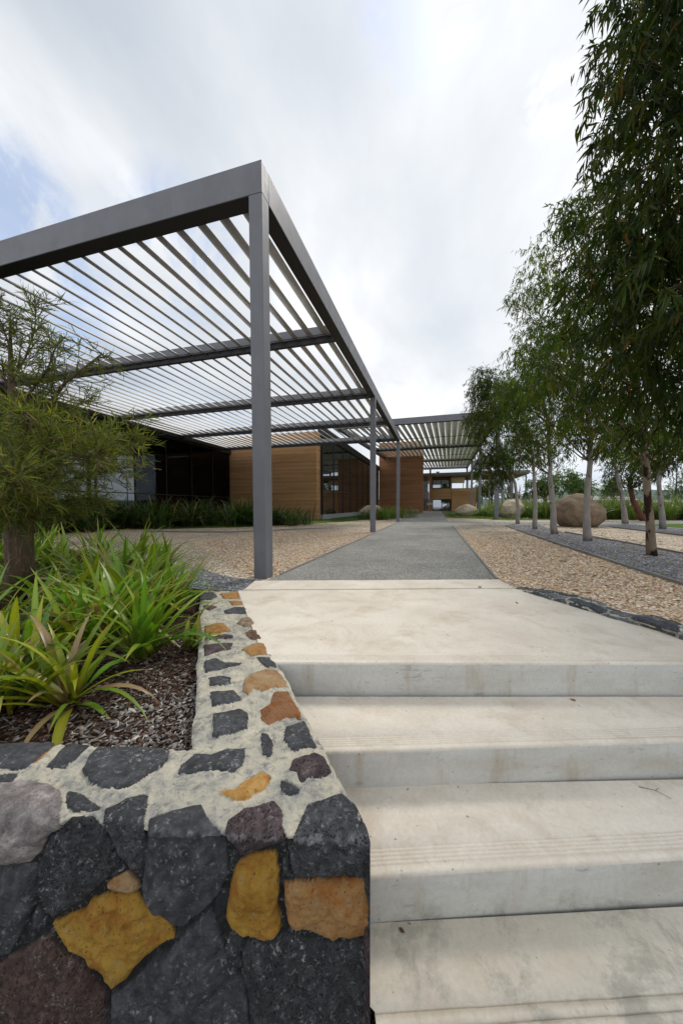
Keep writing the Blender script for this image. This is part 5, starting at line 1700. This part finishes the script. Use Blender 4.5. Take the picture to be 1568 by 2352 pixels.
keep = (y > 3.7 + (-(x + 2.3)).clip(0) * .9)
pebbles('tan_pebbles', x[keep], y[keep], 0.006, .0135 * r.uniform(.6, 1.4, keep.sum()), tanp, tpr, 10)
greyp = [(0.20, 0.20, 0.21), (0.30, 0.30, 0.31), (0.13, 0.13, 0.14), (0.44, 0.43, 0.42)]
n = 16000
y = 3.2 + 8 * r.uniform(0, 1, n) ** 1.4; x = r.uniform(2.54, 4.06, n)
pebbles('grey_pebbles', x, y, 0.010, .013 * r.uniform(.6, 1.4, n), greyp, [.35, .3, .2, .15], 11)
n = 3500
x = r.uniform(-3.2, -1.85, n); y = r.uniform(2.88, 3.95, n)
keep = in_poly([(-2.225, 2.875), P(CH_L), P(SLAB_L), (-1.92, 3.42), (-2.25, 3.42), (-2.7, 3.62), (-3.2, 3.95), (-2.74, 2.99)], x, y)
pebbles('grey_pebbles', x[keep], y[keep], 0.010, .012 * r.uniform(.6, 1.4, keep.sum()), greyp, [.35, .3, .2, .15], 12)
n = 9000
y = 3.5 + 6 * r.uniform(0, 1, n) ** 1.6; x = r.uniform(-1.8, .66, n)
keep = y > 3.75 + (x - .3) * .3
pebbles('path_grit', x[keep], y[keep], 0.0095, .006 * r.uniform(.5, 1.5, keep.sum()), [(0.42, 0.41, 0.37), (0.28, 0.28, 0.26), (0.6, 0.58, 0.52)], [.45, .4, .15], 13)

# ------------------------------------------------------------------ grasses beside the path, hedge and far planting
TG = 'grass tussocks around the gravel garden'


def tussock(lab, x, y, h, n, seed, hue=(.07, .125, .018), spread=.3, group=TG, W=.016, elr=(.8, 1.5), dr=(.3, 1.6), z=0.0):
    return strap_clump('grass_tussock', lab, x, y, z, n, h, W, seed, .0, spread, group, 'grass', 1.0, 5, elr, dr, hue, 'strap_leaf', None, 16)


tussock('bright green grass tussock left of the path, beside the third pergola post', -3.2, 21.0, 1.05, 420, 401, (.10, .18, .02), .42)
tussock('dark green grass tussock left of the path, before the mossy boulder', -3.75, 20.6, .95, 420, 402, (.05, .10, .02), .40)
tussock('paler grass tussock along the path edge behind the third pergola post', -2.7, 23.5, 1.0, 380, 403, (.13, .20, .03), .45)
right = [(7.2, 24.6, 'bushy grass tussock right of the upright boulder'), (6.3, 26.6, 'grass tussock behind the upright boulder'), (8.4, 24.0, 'dark grass tussock behind the slim pale gum trunk'),
         (9.5, 23.9, 'grass tussock left behind the largest boulder'), (4.4, 27.5, 'grass tussock between the two pale boulders'), (3.9, 30.5, 'low grass tussock behind the half-dome boulder'),
         (10.7, 24.8, 'tall grass tussock directly behind the largest boulder'), (12.2, 25.2, 'grass tussock right behind the largest boulder'), (13.5, 24.6, 'grass tussock left of the dark red trunk'),
         (14.6, 24.3, 'grass tussock right of the dark red trunk'), (15.8, 24.2, 'grass tussock behind the lawn, left of the patchy gum trunk'), (17.0, 24.2, 'grass tussock behind the lawn near the patchy gum trunk'),
         (18.2, 24.0, 'grass tussock behind the lawn, second from the right edge'), (19.4, 23.6, 'grass tussock behind the lawn at the right edge'), (20.8, 23.4, 'grass tussock just outside the right edge behind the lawn'),
         (5.3, 31.5, 'farther grass tussock behind the rear pergola wing')]
for i, (x, y, lab) in enumerate(right):
    tussock(lab, x, y, 1.6 if x > 5 else .85, 760, 420 + i, (.10, .165, .02) if i % 2 else (.075, .135, .02), .7, W=.028)
# dark planting along the glazed building
for i, (px, py_, h, lab) in enumerate(((300, 1213, .9, 'dark leafy clump before the reflecting glass, behind the feathery tree'), (235, 1216, .95, 'dark leafy clump before the glass, left of the feathery crown edge'),
                                       (170, 1219, .9, 'dark leafy clump low behind the feathery tree trunk'), (365, 1212, .95, 'dark leafy clump before the black end of the glazed building'),
                                       (425, 1209, .8, 'dark leafy clump before the dark glass, left of the earth wall'), (480, 1207, 1.0, 'spiky green clump in front of the corner of the earth wall'),
                                       (540, 1206, 1.05, 'dark leafy clump against the earth wall, left of the front post'), (590, 1206, .95, 'dark leafy clump hidden partly by the front pergola post'),
                                       (640, 1206, .85, 'dark grass clump right of the front pergola post'), (100, 1222, .9, 'dark leafy clump far left behind the tree trunk'), (30, 1226, .9, 'dark leafy clump at the far left edge'))):
    x, y = gz(px, py_)
    x = max(x, -12.2)
    if px < 420: y = min(y, 17.5)
    d_ = ray(px, 1160); t_ = x / d_.x if abs(x + 12.2) < 1e-6 else None
    if t_: y = d_.y * t_
    tussock(lab, x, y, h * 1.5, 340, 450 + i, (.034, .075, .016), .55, 'dark plants along the glazed building', .045, (.5, 1.4), (.4, 1.8))
r = np.random.default_rng(31)
# low moss and ground cover patches, uncountable
def cover(name, poly, n, L, hue, seed, matn='strap_leaf'):
    r = np.random.default_rng(seed)
    q = np.array(poly)
    x = r.uniform(q[:, 0].min(), q[:, 0].max(), n); y = r.uniform(q[:, 1].min(), q[:, 1].max(), n)
    k = in_poly(poly, x, y) & (vnoise(x, y, x * 0, .9, seed, 3) > -.15)
    x, y = x[k], y[k]; n = len(x)
    P0 = np.stack([x, y, np.full(n, .008)], -1)
    D = unit(r.normal(size=(n, 3)) * np.array([1, 1, .3]) + np.array([0, 0, .9]))
    col = np.array(hue) * r.uniform(.6, 1.5, (n, 1))
    V, Q, T, C = leaf_arrays(P0, D, L * r.uniform(.5, 1.3, n), np.full(n, L * .22), r.uniform(0, .6, n), col, seed, segs=2)
    tag(link(name, np_mesh(name, V, quads=Q, tris=T, col=C), M[matn]), kind='stuff')


cover('ground_cover', [(-12.2, 9.6), (-9.5, 10.8), (-7.4, 12.4), (-6.1, 14.6), (-4.6, 18.0), (-3.2, 26), (-3.2, 33), (-6.6, 33), (-7, 19.2), (-12.2, 19)], 16000, .12, (.06, .10, .02), 61)
cover('ground_cover', [(.9, 27.5), (3.5, 22.2), (8, 23.5), (12, 25.5), (8, 34), (1.0, 36)], 12000, .16, (.10, .15, .03), 62)
cover('lawn_grass', [(8.7, 4), (13, 4), (13.5, 20), (9.6, 18.2)], 12000, .05, (.13, .22, .04), 63)


# ------------------------------------------------------------------ trees and things far beyond
def bush_tree(lab, x, y, h, w_, seed, tone=(1, 1, 1), trunk=.25, n=5200, leaf=.42, group='trees beyond the gravel garden', bare=False, name='round_tree', low=.25):
    rr = random.Random(seed)
    root = empty(name, (x, y, 0), lab, 'tree', group)
    lobes = []
    for k in range(11):
        a, e = rr.uniform(0, 6.28), rr.uniform(0, 1)
        lobes.append((Vector((math.cos(a) * w_ * .33 * (1 - e * .5), math.sin(a) * w_ * .33 * (1 - e * .5), h * (low + .12) + e * h * (.78 - low))), w_ * rr.uniform(.16, .26)))
    if not bare:
        (V, Q, T, C), _, _ = gum_leaves(lobes, n, leaf, leaf * .28, seed, .9, 7, .5)
        link('crown', np_mesh('crown', V, quads=Q, tris=T, col=C * np.array(tone) * 1.7 + .012), M['far_leaf'], root)
    mb = MB()
    mb.tube([Vector((0, 0, 0)), Vector((rr.uniform(-.1, .1), 0, h * .3)), Vector((rr.uniform(-.3, .3), 0, h * .65)), Vector((0, 0, h * .9))], [trunk, trunk * .7, trunk * .4, trunk * .1], 7, .2)
    for c, rd in lobes * (3 if bare else 1):
        s_ = Vector((0, 0, rr.uniform(.2, .6) * h))
        c2 = c + Vector((rr.gauss(0, .3), rr.gauss(0, .3), rr.gauss(0, .3))) * rd
        mb.tube([s_, s_.lerp(c2, .5) + Vector((0, 0, .1 * rd)), c2], [trunk * .3, trunk * .2, trunk * .05], 5, 0)
    mb.build('trunk', M['twig'], root)
    return root


def at(px, dist, y=None):
    d = ray(px, 1162)
    t = dist / d.dot(CF)
    return (d.x * t, d.y * t)


far_trees = [
    (1128, 62, 6.0, 6.5, 'grey green round tree seen behind the rear pergola columns', (1.0, .95, 1.1)),
    (1096, 90, 6.5, 7, 'small dark tree beside the right end of the far building', (.9, .9, 1.0)),
    (1250, 44, 5.6, 4.6, 'grey green round tree just left above the largest boulder', (.95, .95, 1.2)),
    (1312, 40, 5.2, 4.0, 'dark round tree directly above the largest boulder', (.95, 1.0, 1.15)),
    (1408, 75, 6.6, 5.0, 'distant tree behind the leaning gum of the farther row', (.8, .85, 1.0)),
    (1590, 60, 6.0, 9, 'distant tree at the right picture edge', (.8, .85, .9)),
]
for i, (px, dist, h, w_, lab, tone) in enumerate(far_trees):
    x, y = at(px, dist)
    bush_tree(lab, x, y, h, w_, 600 + i, tone, leaf=.26 + dist * .002, n=3600, low=.38)
for i, (px, dist, h, lab) in enumerate(((1165, 75, 7.6, 'bare leafless tree between the rear pergola columns'), (1222, 80, 7.0, 'bare thin tree left of the grey green round tree'), (1190, 95, 8.0, 'bare tree near the right end of the far roof'))):
    x, y = at(px, dist)
    bush_tree(lab, x, y, h, 4.5, 640 + i, bare=True, trunk=.16, name='bare_tree', low=.35)


def norfolk(lab, px, dist, h, seed):
    x, y = at(px, dist)
    root = empty('layered_conifer', (x, y, 0), lab, 'tree', 'layered conifers on the skyline')
    mb = MB(); mb.tube([(0, 0, 0), (0, 0, h)], [.25, .03], 6, 0); mb.build('trunk', M['twig'], root)
    r = np.random.default_rng(seed)
    P0, D, Ls = [], [], []
    for k in range(9):
        z = h * (.16 + .092 * k); rad = h * .36 * (1 - k / 9.5)
        for a in np.linspace(0, 6.28, 14)[:-1]:
            for t in np.linspace(.1, 1, 7):
                P0.append((math.cos(a) * rad * t, math.sin(a) * rad * t, z - .04 * rad * t)); D.append((math.cos(a), math.sin(a), r.uniform(-.5, .5))); Ls.append(.5)
    n = len(P0)
    V, Q, T, C = leaf_arrays(np.array(P0), np.array(D) + r.normal(size=(n, 3)) * .5, np.array(Ls), np.full(n, .3), np.zeros(n), np.array([[.02, .04, .02]]) * np.ones((n, 1)), seed, segs=2)
    link('crown', np_mesh('crown', V, quads=Q, tris=T, col=C), M['far_leaf'], root)


norfolk('layered dark conifer under the right end of the far roof, left one', 1178, 120, 5.6, 701)
norfolk('layered dark conifer under the right end of the far roof, right one', 1206, 118, 5.8, 702)

# skyline: low hills, a few roofs, lamp posts
for i, (px, dist, wd_, h, lab) in enumerate(((1240, 150, 16, 3.8, 'distant low house with a grey roof left of the largest boulder'), (1415, 140, 20, 5.0, 'distant house with a broad grey gable roof right of the largest boulder'),
                                             (1480, 170, 26, 3.2, 'distant pale low house beyond the hedge, by the patchy gum trunk'), (1545, 160, 22, 3.4, 'distant pale low house beyond the hedge at the right edge'))):
    x, y = at(px, dist)
    root = empty('house', (x, y, 0), lab, 'house', 'distant houses', rz=YAW)
    mb = MB(); mb.box(-wd_ / 2, wd_ / 2, 0, 10, 0, h * .6); mb.build('wall', M['plinth'] if i < 2 else M['concrete'], root)
    bm = bmesh.new()
    a = [bm.verts.new(p) for p in ((-wd_ / 2 - .6, -.6, h * .6), (wd_ / 2 + .6, -.6, h * .6), (wd_ / 2 + .6, 10.6, h * .6), (-wd_ / 2 - .6, 10.6, h * .6), (-wd_ / 2 + 4, 5, h), (wd_ / 2 - 4, 5, h))]
    for f in ((0, 1, 5, 4), (1, 2, 5), (2, 3, 4, 5), (3, 0, 4), (3, 2, 1, 0)): bm.faces.new([a[k] for k in f])
    bmesh.ops.recalc_face_normals(bm, faces=bm.faces)
    me = bpy.data.meshes.new('roof'); bm.to_mesh(me); bm.free(); link('roof', me, M['steel'], root)
for px, dist, h, lab in ((1550, 38, 6.2, 'tall dark lamp post beyond the hedge near the right edge'), (1562, 95, 9.0, 'far lamp post with a small hanging lamp at the right edge'), (1524, 170, 8.0, 'thin distant lamp post between the slender gum and the tall lamp post')):
    x, y = at(px, dist)
    root = empty('lamp_post', (x, y, 0), lab, 'lamp post', rz=YAW)
    mb = MB(); mb.tube([(0, 0, 0), (0, 0, h)], [.09, .05], 8, 0); mb.build('pole', M['steel_dark'], root)
    mb = MB(); mb.tube([(0, 0, h - .05), (-.5, 0, h + .08), (-1.0, 0, h)], [.04, .035, .03], 6, 0); mb.build('arm', M['steel_dark'], root)
    mb = MB(); mb.tube([(-1.0, 0, h), (-1.0, 0, h - .12), (-1.0, 0, h - .3)], [.08, .22, .30], 10, 0); mb.build('lamp_head', M['steel_dark'], root)
hb = bmesh.new()
prev = None
N_ = 90
for i in range(N_ + 1):
    a = math.radians(-75 + 150 * i / N_)
    R0, R1 = 420, 640
    h = 7 + 9 * (noise.noise(Vector((i * .11, 3, 0))) + .4) + (14 * math.exp(-((i - 58) / 9) ** 2))
    p0 = hb.verts.new((math.sin(a) * R0, math.cos(a) * R0, -1)); p1 = hb.verts.new((math.sin(a) * R1, math.cos(a) * R1, max(3, h))); p2 = hb.verts.new((math.sin(a) * 900, math.cos(a) * 900, -1))
    if prev:
        hb.faces.new((prev[0], p0, p1, prev[1])); hb.faces.new((prev[1], p1, p2, prev[2]))
    prev = (p0, p1, p2)
bmesh.ops.recalc_face_normals(hb, faces=hb.faces)
me = bpy.data.meshes.new('hills'); hb.to_mesh(me); hb.free()
tag(link('hills', me, M['hill'], smooth=True), kind='structure')

# small litter on the steps
def litter(name, lab, cat, px, py_, z, L, W, seed, color):
    x, y = gz(px, py_, z)
    r = np.random.default_rng(seed)
    V, Q, T, C = leaf_arrays(np.array([[0, 0, .004]]), np.array([[math.cos(seed), math.sin(seed), .06]]), np.array([L]), np.array([W]), np.array([.05]), np.array([color]), seed)
    o = link(name, np_mesh(name, V, quads=Q, tris=T, col=C), M['far_leaf']); o.location = (x, y, z + .003)
    tag(o, lab, cat)


litter('fallen_leaf', 'small fallen brown leaf on the first tread below the landing', 'leaf', 1322, 1612, -.16, .03, .012, 3, (.25, .14, .05))
litter('fallen_leaf', 'dark brown speck of leaf in the middle of the landing', 'leaf', 765, 1427, .018, .022, .012, 4, (.12, .07, .04))
litter('fallen_leaf', 'reddish fallen leaf lying on the right kerb wall', 'leaf', 1182, 1385, .05, .06, .018, 5, (.45, .22, .12))
litter('fallen_leaf', 'brown leaf scrap at the foot of the third riser by the wall', 'leaf', 915, 2136, -.48, .022, .01, 6, (.10, .06, .04))
x, y = gz(1500, 1815, -.32)
mb = MB(); mb.tube([(0, 0, .004), (.05, -.01, .008), (.09, -.035, .004)], [.0014, .001, .0006], 5, 0); mb.tube([(.05, -.01, .008), (.075, .012, .006)], [.001, .0005], 4, 0)
o = mb.build('fallen_twig', M['twig']); o.location = (x - .05, y, -.32); tag(o, 'tiny forked twig lying on the second tread near the right edge', 'twig')
x, y = gz(790, 1828, -.30)
mb = MB(); mb.tube([(0, 0, .012), (.03, -.002, .014), (.055, -.01, .008)], [.002, .0018, .0012], 5, 0)
o = mb.build('fallen_twig', M['twig']); o.location = (x - .02, y, -.32); tag(o, 'short brown twig on the tread beside the stone wall corner', 'twig')

# leaf and bark litter lying on the gravel under the gum trees, one sprinkle of stuff
r = np.random.default_rng(91)
n = 1500
yy = r.uniform(3.5, 18, n); xx = 2.6 + np.abs(r.normal(0, 1.1, n)) * r.choice([-1, 1], n, p=[.45, .55]) + .8
D = np.stack([r.normal(size=n), r.normal(size=n), r.normal(0, .08, n)], -1)
colr = np.array([[.22, .12, .06], [.30, .20, .11], [.13, .07, .04], [.26, .22, .14]])[r.integers(0, 4, n)] * r.uniform(.7, 1.3, (n, 1))
V, Q, T, C = leaf_arrays(np.stack([xx, yy, np.full(n, .022)], -1), D, r.uniform(.05, .11, n), r.uniform(.010, .018, n), np.full(n, .02), colr, 92)
tag(link('leaf_litter', np_mesh('leaf_litter', V, quads=Q, tris=T, col=C), M['far_leaf']), kind='stuff')
